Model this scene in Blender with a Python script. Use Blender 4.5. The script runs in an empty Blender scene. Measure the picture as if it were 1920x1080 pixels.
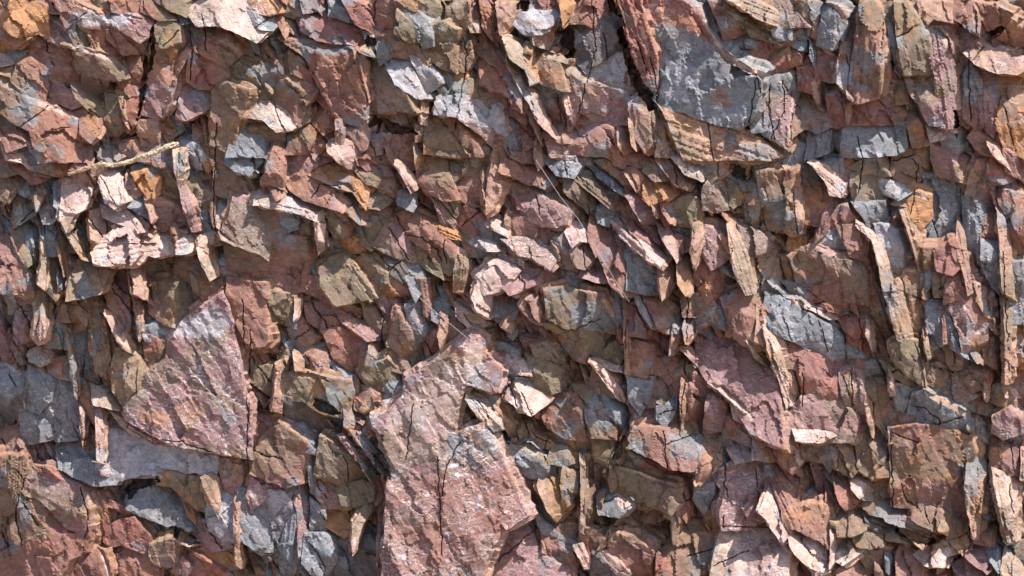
import bpy, math, re
import numpy as np
from mathutils import Vector
from mathutils.geometry import delaunay_2d_cdt

# ---------------------------------------------------------------- camera, sky, sun, exposure
SC = bpy.context.scene
S = 0.002            # metres per photograph pixel on the plane of the cliff
D = 6.0              # metres from the camera to that plane
ZC = 1.62            # height of the camera
cam = bpy.data.cameras.new("camera")
cam.sensor_width = 36.0
cam.lens = 36.0 * D / (1920 * S)
cam.clip_start = 0.05
cam.clip_end = 400.0
camo = bpy.data.objects.new("camera", cam)
camo.location = (0, -D, ZC)
camo.rotation_euler = (math.radians(90), 0, 0)
SC.collection.objects.link(camo)
SC.camera = camo

SUN = Vector((0.47, -0.25, 0.85)).normalized()      # towards the sun
elev = math.asin(SUN.z)
azim = math.atan2(SUN.x, SUN.y)
world = bpy.data.worlds.new("World")
SC.world = world
world.use_nodes = True
wn = world.node_tree
bg = wn.nodes["Background"]
sky = wn.nodes.new("ShaderNodeTexSky")
sky.sky_type = 'NISHITA'
sky.sun_disc = False
sky.sun_elevation = elev
sky.sun_rotation = azim
sky.air_density = 1.0
sky.dust_density = 1.0
wn.links.new(sky.outputs[0], bg.inputs[0])
bg.inputs[1].default_value = 0.12
sl = bpy.data.lights.new("sun", 'SUN')
sl.energy = 5.0
sl.angle = math.radians(0.55)
sl.color = (1.0, 0.95, 0.88)
so = bpy.data.objects.new("sun", sl)
so.rotation_euler = (-SUN).to_track_quat('-Z', 'Y').to_euler()
so.location = (4, -4, 8)
SC.collection.objects.link(so)
SC.view_settings.view_transform = 'Standard'
SC.view_settings.look = 'None'
SC.view_settings.exposure = 1.24
SC.view_settings.gamma = 1.0
SC.cycles.max_bounces = 6
SC.cycles.diffuse_bounces = 4

# ---------------------------------------------------------------- noise
def _hash(ix, iy, seed):
    h = (ix.astype(np.int64) * 374761393 + iy.astype(np.int64) * 668265263 + int(seed) * 2147483647) & 0xffffffff
    h = ((h ^ (h >> 13)) * 1274126177) & 0xffffffff
    h = ((h ^ (h >> 16)) * 2246822519) & 0xffffffff
    return ((h ^ (h >> 15)) & 0xffffff) / float(0x1000000)

def vnoise(x, y, seed=0):
    x0 = np.floor(x); y0 = np.floor(y)
    fx = x - x0; fy = y - y0
    fx = fx * fx * (3 - 2 * fx); fy = fy * fy * (3 - 2 * fy)
    a = _hash(x0, y0, seed); b = _hash(x0 + 1, y0, seed)
    c = _hash(x0, y0 + 1, seed); d = _hash(x0 + 1, y0 + 1, seed)
    return (a + (b - a) * fx) * (1 - fy) + (c + (d - c) * fx) * fy

def tnoise(x, y, seed=0):
    """value noise over triangles: flat facets with straight creases, 0..1"""
    y = y * 1.1547; x = x + .5 * y
    x0 = np.floor(x); y0 = np.floor(y); fx = x - x0; fy = y - y0
    a = _hash(x0, y0, seed); b = _hash(x0 + 1, y0, seed)
    c = _hash(x0, y0 + 1, seed); d = _hash(x0 + 1, y0 + 1, seed)
    return np.where(fx + fy < 1, a + (b - a) * fx + (c - a) * fy, d + (c - d) * (1 - fx) + (b - d) * (1 - fy))

def fbm(x, y, seed=0, octs=4, gain=0.5):
    s = 0; a = 1.0; t = 0
    for k in range(octs):
        s = s + a * vnoise(x, y, seed + 17 * k); t += a
        a *= gain; x = x * 2.03 + 3.1; y = y * 2.03 - 1.7
    return s / t          # 0..1

def warp(u, v):
    """chipped, uneven outlines: one displacement field for the whole face"""
    du = (tnoise(u / 24, v / 24, 5) - .5) * 2.8 + (tnoise(u / 7, v / 7, 6) - .5) * 1.9
    dv = (tnoise(u / 24, v / 24, 7) - .5) * 2.8 + (tnoise(u / 7, v / 7, 8) - .5) * 1.9
    return u + du, v + dv

def pin(px, py, poly):
    """points in polygon"""
    inside = np.zeros(px.shape, bool)
    n = len(poly)
    for i in range(n):
        x1, y1 = poly[i]; x2, y2 = poly[(i + 1) % n]
        if y1 == y2: continue
        c = ((y1 > py) != (y2 > py)) & (px < (x2 - x1) * (py - y1) / (y2 - y1) + x1)
        inside ^= c
    return inside

def to_world(u, v, w):
    y = -w * S
    f = (D + y) / D
    return np.stack([(u - 960) * S * f, y, ZC + (540 - v) * S * f], -1)

def subdivide(poly, step):
    out = []
    n = len(poly)
    for i in range(n):
        a = np.array(poly[i]); b = np.array(poly[(i + 1) % n])
        k = max(1, int(np.linalg.norm(b - a) / step))
        for j in range(k): out.append(a + (b - a) * j / k)
    return np.array(out)

def dilate(p, g):
    """push every edge of the outline outwards by g"""
    a = np.sum(p[:, 0] * np.roll(p[:, 1], -1) - p[:, 1] * np.roll(p[:, 0], -1))
    if a < 0: p = p[::-1]
    e = np.roll(p, -1, 0) - p; e /= (np.linalg.norm(e, axis=1)[:, None] + 1e-9)
    n = np.stack([e[:, 1], -e[:, 0]], 1)
    m = n + np.roll(n, 1, 0); L = (m ** 2).sum(1)
    m = m / np.maximum(L, .9)[:, None] * 2
    return p + m * g

def simplify(p, n):
    """drop the corners that matter least: broken rock has few, sharp corners"""
    p = list(map(tuple, p))
    while len(p) > n:
        a = [abs((p[i][0] - p[i - 1][0]) * (p[(i + 1) % len(p)][1] - p[i - 1][1]) - (p[(i + 1) % len(p)][0] - p[i - 1][0]) * (p[i][1] - p[i - 1][1])) for i in range(len(p))]
        p.pop(int(np.argmin(a)))
    return np.array(p)

def seg_dist(P, poly):
    best = np.full(len(P), 1e9)
    n = len(poly)
    for i in range(n):
        a = poly[i]; b = poly[(i + 1) % n]
        ab = b - a; L = ab @ ab + 1e-9
        t = np.clip(((P - a) @ ab) / L, 0, 1)
        best = np.minimum(best, np.hypot(*(P - a - t[:, None] * ab).T))
    return best

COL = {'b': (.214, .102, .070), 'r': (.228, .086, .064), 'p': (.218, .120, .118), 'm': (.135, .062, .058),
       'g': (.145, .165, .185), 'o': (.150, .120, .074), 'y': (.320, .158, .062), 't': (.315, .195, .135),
       'w': (.410, .295, .250), 'k': (.065, .066, .072), 'l': (.290, .285, .315)}  # pale w stands mostly for sunlit brown rock: sunlight put into the colour
CW = {'b': 'brown', 'r': 'reddish', 'p': 'mauve', 'm': 'dark maroon', 'g': 'bluish grey', 'o': 'olive', 'y': 'rusty orange',
      't': 'tan', 'w': 'pale', 'k': 'blackish', 'l': 'lilac grey'}
TILT = {'U': (.15, .75), 'u': (0, .34), 'd': (0, -.38), 'l': (-.30, 0), 'r': (.32, 0), 'R': (.75, .25), 'f': (0, 0)}

CRACKS = []
PATCHES = []
HOLES = []

def line_dist(P, line):
    best = np.full(len(P), 1e9)
    for a, b in zip(line[:-1], line[1:]):
        ab = b - a; L = ab @ ab + 1e-9
        t = np.clip(((P - a) @ ab) / L, 0, 1)
        best = np.minimum(best, np.hypot(*(P - a - t[:, None] * ab).T))
    return best

def wiggle(line, seed):
    out = []
    for a, b in zip(line[:-1], line[1:]):
        n = max(1, int(np.hypot(*(b - a)) / 5))
        for j in range(n): out.append(a + (b - a) * j / n)
    out.append(line[-1]); out = np.array(out)
    dx = (vnoise(out[:, 0] / 9, out[:, 1] / 9, seed) - .5) * 4.5; dy = (vnoise(out[:, 0] / 9, out[:, 1] / 9, seed + 1) - .5) * 4.5
    return out + np.stack([dx, dy], 1)

def surface(main, facets, d, slope, seed, size, cracks=()):
    """returns the function that gives how far out the rock stands at u, v"""
    rng = np.random.RandomState(seed)
    c = main.mean(0)
    gx, gz = slope
    gx += rng.uniform(-.18, .18); gz += rng.uniform(-.15, .2)
    R = max(8.0, math.sqrt(size) * .6)
    lim = (26.0 if abs(gx) + abs(gz) < .7 else 48.0) / R                      # a big slab may not swing too far out
    k = min(1.0, max(.3, lim / (abs(gx) + abs(gz) + 1e-6)))
    gx *= k; gz *= k
    cuts = []
    for i in range(rng.randint(0, 2) if size < 15000 else 0):
        th = rng.uniform(0, 2 * math.pi)
        cuts.append((math.cos(th), math.sin(th), R * rng.uniform(.5, .95), rng.uniform(.5, 1.6)))
    fin = []
    for col, st, poly in facets:
        dm = seg_dist(poly, main)
        near = poly[dm < 9]
        if len(near) >= 2:
            i, j = np.unravel_index(np.argmax(((near[:, None] - near[None]) ** 2).sum(-1)), (len(near), len(near)))
            a, b = near[i], near[j]
        else:
            o = np.argsort(dm)[:2]; a, b = poly[o[0]], poly[o[1]]
        ab = b - a
        n = np.array([-ab[1], ab[0]]); n = n / (np.linalg.norm(n) + 1e-9)
        fc = poly.mean(0)
        if (fc - a) @ n < 0: n = -n
        if (fc - a) @ n < 1.2:            # an edge strip drawn over the slab: hinge on its inner side
            proj = (poly - a) @ n; a = a + n * (proj.min())
        fin.append((a, n, st, poly))
    ph = rng.uniform(0, 900, 2)
    q0 = main - c
    ev, evec = np.linalg.eigh(q0.T @ q0)
    ax = evec[:, 1]; asp = math.sqrt(max(ev[1], 1) / max(ev[0], 1))
    if asp > 1.8: ang = math.atan2(ax[1], ax[0])
    else: ang = math.radians(rng.uniform(35, 75)) if rng.rand() < .7 else math.radians(rng.uniform(-20, 30))
    ca, sa = math.cos(ang), math.sin(ang)
    big = min(1.0, R / 45) * (.62 if size > 15000 else 1)
    tb = rng.uniform(0, 3.1); cb, sb = math.cos(tb), math.sin(tb)
    mn = np.array([evec[0, 0], -evec[1, 0]])
    if mn @ np.array([.6, .8]) < 0: mn = -mn
    wd = max(4.0, size / math.sqrt(max(ev[1], 1) / len(main)) / 4)
    roof = asp > 2.4 and size < 6000 and abs(slope[0]) < .4; st_r = rng.uniform(.7, 1.4); of_r = rng.uniform(-.45, .25) * min(wd, 14)
    ja = math.radians(57 + 22 * min(1, max(0, (c[0] - 700) / 700)) + (18 if c[0] < 350 and c[1] > 270 else 0)); cj, sj = math.cos(ja), math.sin(ja)
    planes = []
    for i in range(rng.randint(1, 4)):
        th = rng.uniform(0, 2 * math.pi); st = rng.uniform(.15, .75) * min(1, 34 / R + .25)
        planes.append((math.cos(th) * st, math.sin(th) * st, R * rng.uniform(-.1, .35) * st))
    def w(u, v):
        x = u - c[0]; z = -(v - c[1])
        o = d - gx * x - gz * z
        base = np.zeros_like(o)
        wx = x + (vnoise(u / 14 + ph[0], v / 14, seed) - .5) * 7; wz = z + (vnoise(u / 14, v / 14 + ph[1], seed + 1) - .5) * 7
        for cx, cz, off, st in cuts:
            base = np.minimum(base, -st * np.maximum(0, wx * cx + wz * cz - off))
        for px, pz, off in planes:
            base = np.minimum(base, off - px * wx - pz * wz)
        base = np.maximum(base, -26)
        o = o + base
        for a, n, st, poly in fin:
            ins = pin(u, v, poly)
            dd = (u - a[0]) * n[0] + (v - a[1]) * n[1]
            o = np.where(ins, o - np.minimum(26, .62 * st * np.maximum(0, dd)), o)
        # flaking along the bedding: plates and scars with sharp steps, then grain
        r = u * ca + v * sa; q = -u * sa + v * ca
        jr = u * cj + v * sj; jq = -u * sj + v * cj
        o = o + flakes(jr, jq, 95, 36, 3, 5.0 * (.35 + .65 * big), .16, .22)
        o = o + flakes(jr, jq, 34, 13, 4, 1.7, .14, .2)
        ru = u * cb - v * sb; rv = u * sb + v * cb
        o = o + (tnoise(ru / 52 + ph[0], rv / 52, seed + 11) - .5) * 12 * (.25 + .75 * big)
        o = o + (tnoise(r / 26 + ph[1], q / 15, seed + 12) - .5) * 2.0 * (1 - .45 * big)
        o = o + (tnoise(r / 11, q / 6, seed + 13) - .5) * 1.2 * (1 - .4 * big)
        g = tnoise(r / (70 if asp > 2.2 else 18), q / 4.2, seed + 5) - .5
        o = o + g * (6.0 if asp > 2.6 else .7)
        if roof:
            sd = x * mn[0] + z * mn[1]
            o = o - st_r * np.maximum(0, sd - of_r) - .12 * np.maximum(0, of_r - sd)
        hu = u + (tnoise(u / 9, v / 9, 70) - .5) * 5; hv = v + (tnoise(u / 9, v / 9, 71) - .5) * 5
        for dep, hp in HOLES:
            if hp[:, 0].max() < u.min() or hp[:, 0].min() > u.max() or hp[:, 1].max() < v.min() or hp[:, 1].min() > v.max(): continue
            o = o - dep * pin(hu, hv, hp)
        for cr in cracks:
            dd = line_dist(np.stack([u, v], 1), cr)
            o = o - 8 * np.clip(1 - dd / 1.3, 0, 1) - .5 * np.clip(1 - dd / 5, 0, 1)
        return o
    return w, fin

def flakes(r, q, la, lb, seed, amp, tilt, wob=.5):
    """rock broken into flat flakes: every cell has its own level and tilt, with a sharp step between"""
    wr = r + (fbm(r / 20, q / 20, seed + 50, 2) - .5) * la * wob
    wq = q + (fbm(r / 20 + 9, q / 20, seed + 51, 2) - .5) * lb * wob * 1.8
    x = wr / la; y = wq / lb
    ix = np.floor(x); iy = np.floor(y)
    bd = np.full(x.shape, 9e9); bo = np.zeros(x.shape)
    for dx in (-1, 0, 1):
        for dy in (-1, 0, 1):
            cx = ix + dx; cy = iy + dy
            px = cx + _hash(cx, cy, seed); py = cy + _hash(cx, cy, seed + 1)
            dd = (x - px) ** 2 + (y - py) ** 2
            off = (_hash(cx, cy, seed + 2) - .5) * 2 * amp
            tx = (_hash(cx, cy, seed + 3) - .5) * 2 * tilt; ty = (_hash(cx, cy, seed + 4) - .5) * 4 * tilt
            val = off + tx * (x - px) * la * .6 + ty * (y - py) * lb * .6
            m = dd < bd
            bd = np.where(m, dd, bd); bo = np.where(m, val, bo)
    return bo

def mix(a, b, t):
    return a + (b - a) * t[:, None]

REG = []
def regional(u, v):
    P, K = REG
    gx = u[::1]; out = np.zeros((len(u), 3)); 
    c0 = np.array([u.mean(), v.mean()]); near = np.argsort(((P - c0) ** 2).sum(1))[:40]
    w = np.exp(-((u[:, None] - P[None, near, 0]) ** 2 + (v[:, None] - P[None, near, 1]) ** 2) / (2 * 55.0 ** 2)) + 1e-9
    return (w @ K[near]) / w.sum(1)[:, None]

def colours(u, v, code, seed, wall=None, fin=None, fcols=None):
    n = len(u)
    c = np.tile(np.array(COL[code]), (n, 1))
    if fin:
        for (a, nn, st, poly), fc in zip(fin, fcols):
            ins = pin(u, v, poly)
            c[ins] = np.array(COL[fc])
    if REG and np.ptp(u) < 190: c = mix(c, regional(u, v), (.12 if code in 'wylg' else .28) * (.6 + .8 * fbm(u / 30, v / 30, 717, 3)))
    s = 0
    a1 = fbm(u / 120, v / 120, 101 + s % 5, 4, .6)
    a2 = fbm(u / 70 + 40, v / 60, 202 + s % 7, 4, .6)
    a3 = fbm(u / 40 + 9, v / 60, 303 + s % 3, 4, .6)
    st = lambda x, a, b: np.clip((x - a) / (b - a), 0, 1)
    k = 1.0
    if code in 'gkly': k = .3
    c = mix(c, np.array(COL['o']), st(a1, .545, .58) * .6 * k)
    c = mix(c, np.array(COL['g']) * 1.1, st(a2, .635, .66) * .65)
    c = mix(c, np.array(COL['y']), st(a3, .62, .74) * .5 * k)
    c = mix(c, np.array(COL['p']), st(1 - a1, .54, .66) * .4 * k)
    c = mix(c, np.array(COL['m']), st(1 - a3, .60, .72) * .4 * k)
    uw = u + (fbm(u / 12, v / 12, 611, 3) - .5) * 16; vw = v + (fbm(u / 12, v / 12, 612, 3) - .5) * 16
    for pc, pp in PATCHES:
        lo = pp.min(0) - 10; hi = pp.max(0) + 10
        if hi[0] < u.min() or lo[0] > u.max() or hi[1] < v.min() or lo[1] > v.max(): continue
        m = pin(uw, vw, pp)
        al = .45 if pc in 'yw' else .7
        c[m] = c[m] * (1 - al) + np.array(COL[pc]) * al
    lum = .72 + .56 * fbm(u / 11, v / 9, 404 + s % 11, 3, .6)
    c = c * lum[:, None]
    if wall is not None:
        wc = np.array((.36, .215, .135)) if code not in 'gkl' else np.array((.24, .21, .18))
        wc = wc[None] * (.6 + .7 * fbm(u / 3.0, wall / 26 + v / 40, 505, 3))[:, None]
        m = (wall > .1) * .45
        c = c * (1 - m[:, None]) + wc * m[:, None]
    g_ = c.mean(1)[:, None]
    c = g_ + (c - g_) * .93
    c = .22 * (np.clip(c, .004, 1) / .22) ** 1.14 * .93
    return np.clip(c, .01, .8)

def rock(main, facets, code, slope, d, seed, step=3.4, depth=62.0, spread=.13, grow=0.0, crust=.3, ledge=1.0):
    """main: outline in photograph pixels; facets: [(colour, steepness, outline)]. -> verts (u,v,w), tris, colours"""
    main = np.asarray(main, float)
    facets = [(a, b, np.asarray(p, float)) for a, b, p in facets]
    core = main
    if grow: main = dilate(main, grow); core = main
    apron = None
    polys = [main] + [f[2] for f in facets]
    area = 0
    for p in polys[:1]:
        area = abs(np.sum(p[:, 0] * np.roll(p[:, 1], -1) - p[:, 1] * np.roll(p[:, 0], -1))) / 2
    cr = []
    lo, hi = main.min(0), main.max(0)
    for c in CRACKS:
        m = (c[:, 0] > lo[0] - 3) & (c[:, 0] < hi[0] + 3) & (c[:, 1] > lo[1] - 3) & (c[:, 1] < hi[1] + 3)
        if m.sum() > 2: cr.append(c)
    rg = np.random.RandomState(seed + 77)
    for i in range(0 if area < 1800 or area > 20000 else 1 if area < 9000 else 3):
        if rg.rand() < .86: continue
        cen_ = main.mean(0) + rg.uniform(-.3, .3, 2) * math.sqrt(area)
        th_ = math.radians((60 if cen_[0] < 1000 else 78) + rg.uniform(-9, 9) + (0 if rg.rand() < .7 else 80))
        hl = math.sqrt(area) * rg.uniform(.25, .7); dv = np.array([math.cos(th_), math.sin(th_)]) * hl
        a, e_ = cen_ - dv, cen_ + dv
        m_ = (a + e_) / 2 + rg.uniform(-.04, .04, 2) * hl
        cr.append(wiggle(np.array([a, m_, e_]), seed + i))
    surf, fin = surface(core, facets, d, slope, seed, area, cr)
    if apron is not None:
        f0 = surf; fp = [core] + [f[2] for f in facets]
        def surf(u, v):
            o = f0(u, v)
            cu = u + (tnoise(u / 9, v / 9, 91) - .5) * 5; cv = v + (tnoise(u / 9, v / 9, 92) - .5) * 5
            inn = np.zeros(u.shape, bool)
            for q_ in fp: inn |= pin(cu, cv, q_)
            ds = seg_dist(np.stack([u, v], 1), core)
            lv = 9 + 10 * tnoise(u / 12, v / 12, seed + 93)
            return np.where(inn, o, o - lv - .8 * np.minimum(ds, 14))
    wp = []
    for p in polys:
        q = subdivide(p, 4.2)
        uu, vv = warp(q[:, 0], q[:, 1])
        wp.append(np.stack([uu, vv], 1))
    allp = np.concatenate(wp)
    lo = allp.min(0); hi = allp.max(0)
    gx = np.arange(lo[0], hi[0], step); gy = np.arange(lo[1], hi[1], step * .87)
    X, Y = np.meshgrid(gx, gy)
    X = X + (np.arange(len(gy)) % 2)[:, None] * step / 2
    rng = np.random.RandomState(seed + 1)
    X = (X + rng.uniform(-.3, .3, X.shape) * step).ravel(); Y = (Y + rng.uniform(-.3, .3, Y.shape) * step).ravel()
    ins = np.zeros(X.shape, bool)
    for p in wp: ins |= pin(X, Y, p)
    P = np.stack([X[ins], Y[ins]], 1)
    if len(P):
        dmin = np.full(len(P), 1e9)
        for p in wp:
            for q in p[None]:
                dd = ((P[:, None, 0] - q[None, :, 0]) ** 2 + (P[:, None, 1] - q[None, :, 1]) ** 2).min(1)
                dmin = np.minimum(dmin, dd)
        P = P[dmin > (step * .55) ** 2]
    if cr and len(P):
        ex = []
        for c in cr:
            P = P[line_dist(P, c) > 2.6]
            tn = np.gradient(c, axis=0); tn /= (np.linalg.norm(tn, axis=1)[:, None] + 1e-9)
            nn_ = np.stack([-tn[:, 1], tn[:, 0]], 1)
            for o_ in (0, -1.3, 1.3): ex.append(c + nn_ * o_)
        ex = np.concatenate(ex); k_ = np.zeros(len(ex), bool)
        for p in wp: k_ |= pin(ex[:, 0], ex[:, 1], p)
        ex = ex[k_]
        if len(ex):
            dm_ = ((ex[:, None, :] - allp[None]) ** 2).sum(-1).min(1)
            P = np.concatenate([P, ex[dm_ > 1.0]])
    vin = [Vector((float(a[0]), float(a[1]))) for a in allp] + [Vector((float(a[0]), float(a[1]))) for a in P]
    edges = []; off = 0
    for p in wp:
        n = len(p)
        edges += [(off + i, off + (i + 1) % n) for i in range(n)]; off += n
    vo, eo, fo, *_ = delaunay_2d_cdt(vin, edges, [], 0, 1e-4)
    V = np.array([(a.x, a.y) for a in vo]); F = np.array([f for f in fo if len(f) == 3])
    cen = V[F].mean(1)
    keep = np.zeros(len(F), bool)
    for p in wp: keep |= pin(cen[:, 0], cen[:, 1], p)
    F = F[keep]
    # biggest connected piece only
    if len(F) == 0: return None
    lab = np.arange(len(V))
    for _ in range(400):
        m = lab[F].min(1); new = lab.copy()
        np.minimum.at(new, F.ravel(), np.repeat(m, 3))
        new = new[new]
        if (new == lab).all(): break
        lab = new
    ids, cnt = np.unique(lab[F[:, 0]], return_counts=True)
    F = F[lab[F[:, 0]] == ids[np.argmax(cnt)]]
    used = np.unique(F); remap = -np.ones(len(V), int); remap[used] = np.arange(len(used))
    V = V[used]; F = remap[F]
    u, v = V[:, 0], V[:, 1]
    w = surf(u, v)
    # orient (towards the camera = counter-clockwise seen with v up)
    A = V[F[:, 1]] - V[F[:, 0]]; B = V[F[:, 2]] - V[F[:, 0]]
    cr = A[:, 0] * B[:, 1] - A[:, 1] * B[:, 0]
    F[cr > 0] = F[cr > 0][:, ::-1]
    # boundary
    E = np.concatenate([F[:, [0, 1]], F[:, [1, 2]], F[:, [2, 0]]])
    key = E[:, 0].astype(np.int64) * len(V) + E[:, 1]
    rkey = E[:, 1].astype(np.int64) * len(V) + E[:, 0]
    bd = E[~np.isin(key, rkey)]
    bv = np.unique(bd); bi = -np.ones(len(V), int); bi[bv] = np.arange(len(bv))
    nrm = np.zeros((len(bv), 2))
    t = V[bd[:, 1]] - V[bd[:, 0]]
    nn = np.stack([-t[:, 1], t[:, 0]], 1)
    # outward: away from the face on the other side (faces are clockwise in u,v)
    np.add.at(nrm, bi[bd[:, 0]], nn); np.add.at(nrm, bi[bd[:, 1]], nn)
    nrm /= (np.linalg.norm(nrm, axis=1)[:, None] + 1e-9)
    test = V[bv] + nrm * 1.5
    ins = np.zeros(len(bv), bool)
    for p in wp: ins |= pin(test[:, 0], test[:, 1], p)
    if ins.mean() > .5: nrm = -nrm
    w[bv] -= .2 + 1.9 * np.clip((nrm[:, 0] * .6 - nrm[:, 1] * .8) * 1.6, 0, 1) * min(1, math.sqrt(area) / 28)
    verts = [np.stack([u, v, w], 1)]; wallv = [np.zeros(len(V))]
    faces = [F]
    prev = bv.copy(); base = len(V)
    th = math.radians(rg.uniform(5, 95)); ex_ = spread * rg.uniform(.5, 1.35)
    ex_, ey_ = ex_ * math.cos(th), -ex_ * math.sin(th)
    bu, bvv = V[bv, 0], V[bv, 1]
    sml = min(1.0, math.sqrt(area) / 40)
    lv = (9 + 19 * tnoise(bu / 23, bvv / 23, seed + 31)) * (.45 + .55 * sml)
    led = (3.5 + 6 * tnoise(bu / 10, bvv / 10, seed + 32)) * ledge * (.4 + .6 * sml)
    j1 = (tnoise(bu / 7, bvv / 7, seed + 33) - .5) * 1.6
    prof = [(lv * 0 + 1.0, lv * 0 + .25), (lv * .5, .5 + j1), (lv, .8 + j1), (lv + 2.5, 1 + led), (lv + 11, 2 + led + j1), (lv * 0 + depth, 4 + led)]
    for k, (tt, of) in enumerate(prof):
        nu = bu + ex_ * np.minimum(tt, 34) + nrm[:, 0] * of; nv = bvv + ey_ * np.minimum(tt, 34) + nrm[:, 1] * of
        verts.append(np.stack([nu, nv, w[bv] - tt], 1)); wallv.append(tt * 1.0)
        cur = np.arange(base, base + len(bv)); base += len(bv)
        pm = -np.ones(max(len(V), 1), int)
        a = bi[bd[:, 0]]; b = bi[bd[:, 1]]
        pa, pb, ca_, cb_ = prev[a], prev[b], cur[a], cur[b]
        faces.append(np.stack([pa, ca_, pb], 1)); faces.append(np.stack([pb, ca_, cb_], 1))
        prev = cur
    VV = np.concatenate(verts); WW = np.concatenate(wallv); FF = np.concatenate(faces)
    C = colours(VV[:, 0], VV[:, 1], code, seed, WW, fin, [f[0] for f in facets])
    C = np.concatenate([C, np.full((len(C), 1), crust)], 1)
    return VV, FF, C

# ---------------------------------------------------------------- material
def rock_material():
    m = bpy.data.materials.new("fractured_rock"); m.use_nodes = True
    nt = m.node_tree; N = nt.nodes; L = nt.links
    bs = N["Principled BSDF"]
    at = N.new("ShaderNodeAttribute"); at.attribute_name = "Col"
    geo = N.new("ShaderNodeNewGeometry")
    def noise(scale, detail, rough, sx=1, sy=1, sz=1, rot=0, dist=0):
        mp = N.new("ShaderNodeMapping"); mp.inputs[3].default_value = (sx, sy, sz); mp.inputs[2].default_value = (0, rot, 0)
        L.new(geo.outputs["Position"], mp.inputs[0])
        n = N.new("ShaderNodeTexNoise"); n.inputs["Scale"].default_value = scale
        n.inputs["Detail"].default_value = detail; n.inputs["Roughness"].default_value = rough
        n.inputs["Distortion"].default_value = dist
        L.new(mp.outputs[0], n.inputs["Vector"]); return n
    def ramp(src, a, b, lo=0, hi=1):
        r = N.new("ShaderNodeMapRange"); r.inputs[1].default_value = a; r.inputs[2].default_value = b
        r.inputs[3].default_value = lo; r.inputs[4].default_value = hi
        L.new(src, r.inputs[0]); return r.outputs[0]
    def mixc(fac, a, b, mode='MIX'):
        x = N.new("ShaderNodeMix"); x.data_type = 'RGBA'; x.blend_type = mode
        if isinstance(fac, float): x.inputs[0].default_value = fac
        else: L.new(fac, x.inputs[0])
        for s, i in ((a, 6), (b, 7)):
            if isinstance(s, tuple): x.inputs[i].default_value = (*s, 1)
            else: L.new(s, x.inputs[i])
        return x.outputs[2]
    n1 = noise(38, 8, .72, 1, 1, 2.0, .7)       # mottling
    n2 = noise(140, 6, .75, 1, 1, 1.5, .6)      # grain
    n6 = noise(420, 3, .7)
    n3 = noise(34, 6, .62, .75, 1, 1.7, .7, .8)  # pale crust
    n4 = noise(9, 5, .6)                        # where the crust grows
    v = ramp(n1.outputs["Fac"], .30, .70, .66, 1.34)
    v2 = ramp(n2.outputs["Fac"], .30, .70, .68, 1.32)
    mul = N.new("ShaderNodeMath"); mul.operation = 'MULTIPLY'; L.new(v, mul.inputs[0]); L.new(v2, mul.inputs[1])
    v3 = ramp(n6.outputs["Fac"], .3, .7, .72, 1.28)
    mu2 = N.new("ShaderNodeMath"); mu2.operation = 'MULTIPLY'; L.new(mul.outputs[0], mu2.inputs[0]); L.new(v3, mu2.inputs[1]); mul = mu2
    cc = N.new("ShaderNodeCombineColor")
    for i in range(3): L.new(mul.outputs[0], cc.inputs[i])
    base = mixc(1.0, at.outputs["Color"], cc.outputs[0], 'MULTIPLY')
    crust = ramp(n3.outputs["Fac"], .555, .63)
    w0 = ramp(n4.outputs["Fac"], .40, .58, .12, 1.0)
    wm = N.new("ShaderNodeMath"); wm.operation = 'MULTIPLY'; L.new(w0, wm.inputs[0]); L.new(at.outputs["Alpha"], wm.inputs[1]); where = wm.outputs[0]
    ab = N.new("ShaderNodeMath"); ab.operation = 'SUBTRACT'; L.new(n3.outputs["Fac"], ab.inputs[0]); ab.inputs[1].default_value = .47
    ab2 = N.new("ShaderNodeMath"); ab2.operation = 'ABSOLUTE'; L.new(ab.outputs[0], ab2.inputs[0])
    ring = ramp(ab2.outputs[0], .006, .022, .9, 0)
    mx = N.new("ShaderNodeMath"); mx.operation = 'MAXIMUM'; L.new(crust, mx.inputs[0]); L.new(ring, mx.inputs[1]); crust = mx.outputs[0]
    f = N.new("ShaderNodeMath"); f.operation = 'MULTIPLY'; L.new(crust, f.inputs[0]); L.new(where, f.inputs[1])
    base = mixc(f.outputs[0], base, (.47, .41, .43))
    n5 = noise(60, 5, .7, 1, 1, 1, 0, .3)
    dark = ramp(n5.outputs["Fac"], .64, .70, 0, .55)
    base = mixc(dark, base, (.045, .032, .03))
    L.new(base, bs.inputs["Base Color"])
    bs.inputs["Roughness"].default_value = .58
    bs.inputs["Specular IOR Level"].default_value = .32
    nb = noise(150, 8, .85, 1, 1, 1.8, .7)
    b1 = N.new("ShaderNodeBump"); b1.inputs["Strength"].default_value = .7; b1.inputs["Distance"].default_value = .009
    L.new(nb.outputs["Fac"], b1.inputs["Height"])
    L.new(b1.outputs[0], bs.inputs["Normal"])
    return m
ROCK = rock_material()

def link_mesh(name, P, F, C=None, mat=None, loc=None):
    me = bpy.data.meshes.new(name)
    if loc is None: loc = P.mean(0)
    P = P - loc
    me.vertices.add(len(P)); me.vertices.foreach_set("co", P.astype(np.float32).ravel())
    me.loops.add(len(F) * 3); me.loops.foreach_set("vertex_index", F.astype(np.int32).ravel())
    me.polygons.add(len(F))
    me.polygons.foreach_set("loop_start", np.arange(0, len(F) * 3, 3, dtype=np.int32))
    me.polygons.foreach_set("use_smooth", np.zeros(len(F), dtype=bool))
    me.update(calc_edges=True)
    if C is not None:
        ca = me.color_attributes.new("Col", 'FLOAT_COLOR', 'POINT')
        ca.data.foreach_set("color", (C if C.shape[1] == 4 else np.concatenate([C, np.full((len(C), 1), .2)], 1)).astype(np.float32).ravel())
    me.materials.append(mat or ROCK)
    o = bpy.data.objects.new(name, me)
    o.location = Vector(loc)
    SC.collection.objects.link(o)
    return o
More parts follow.
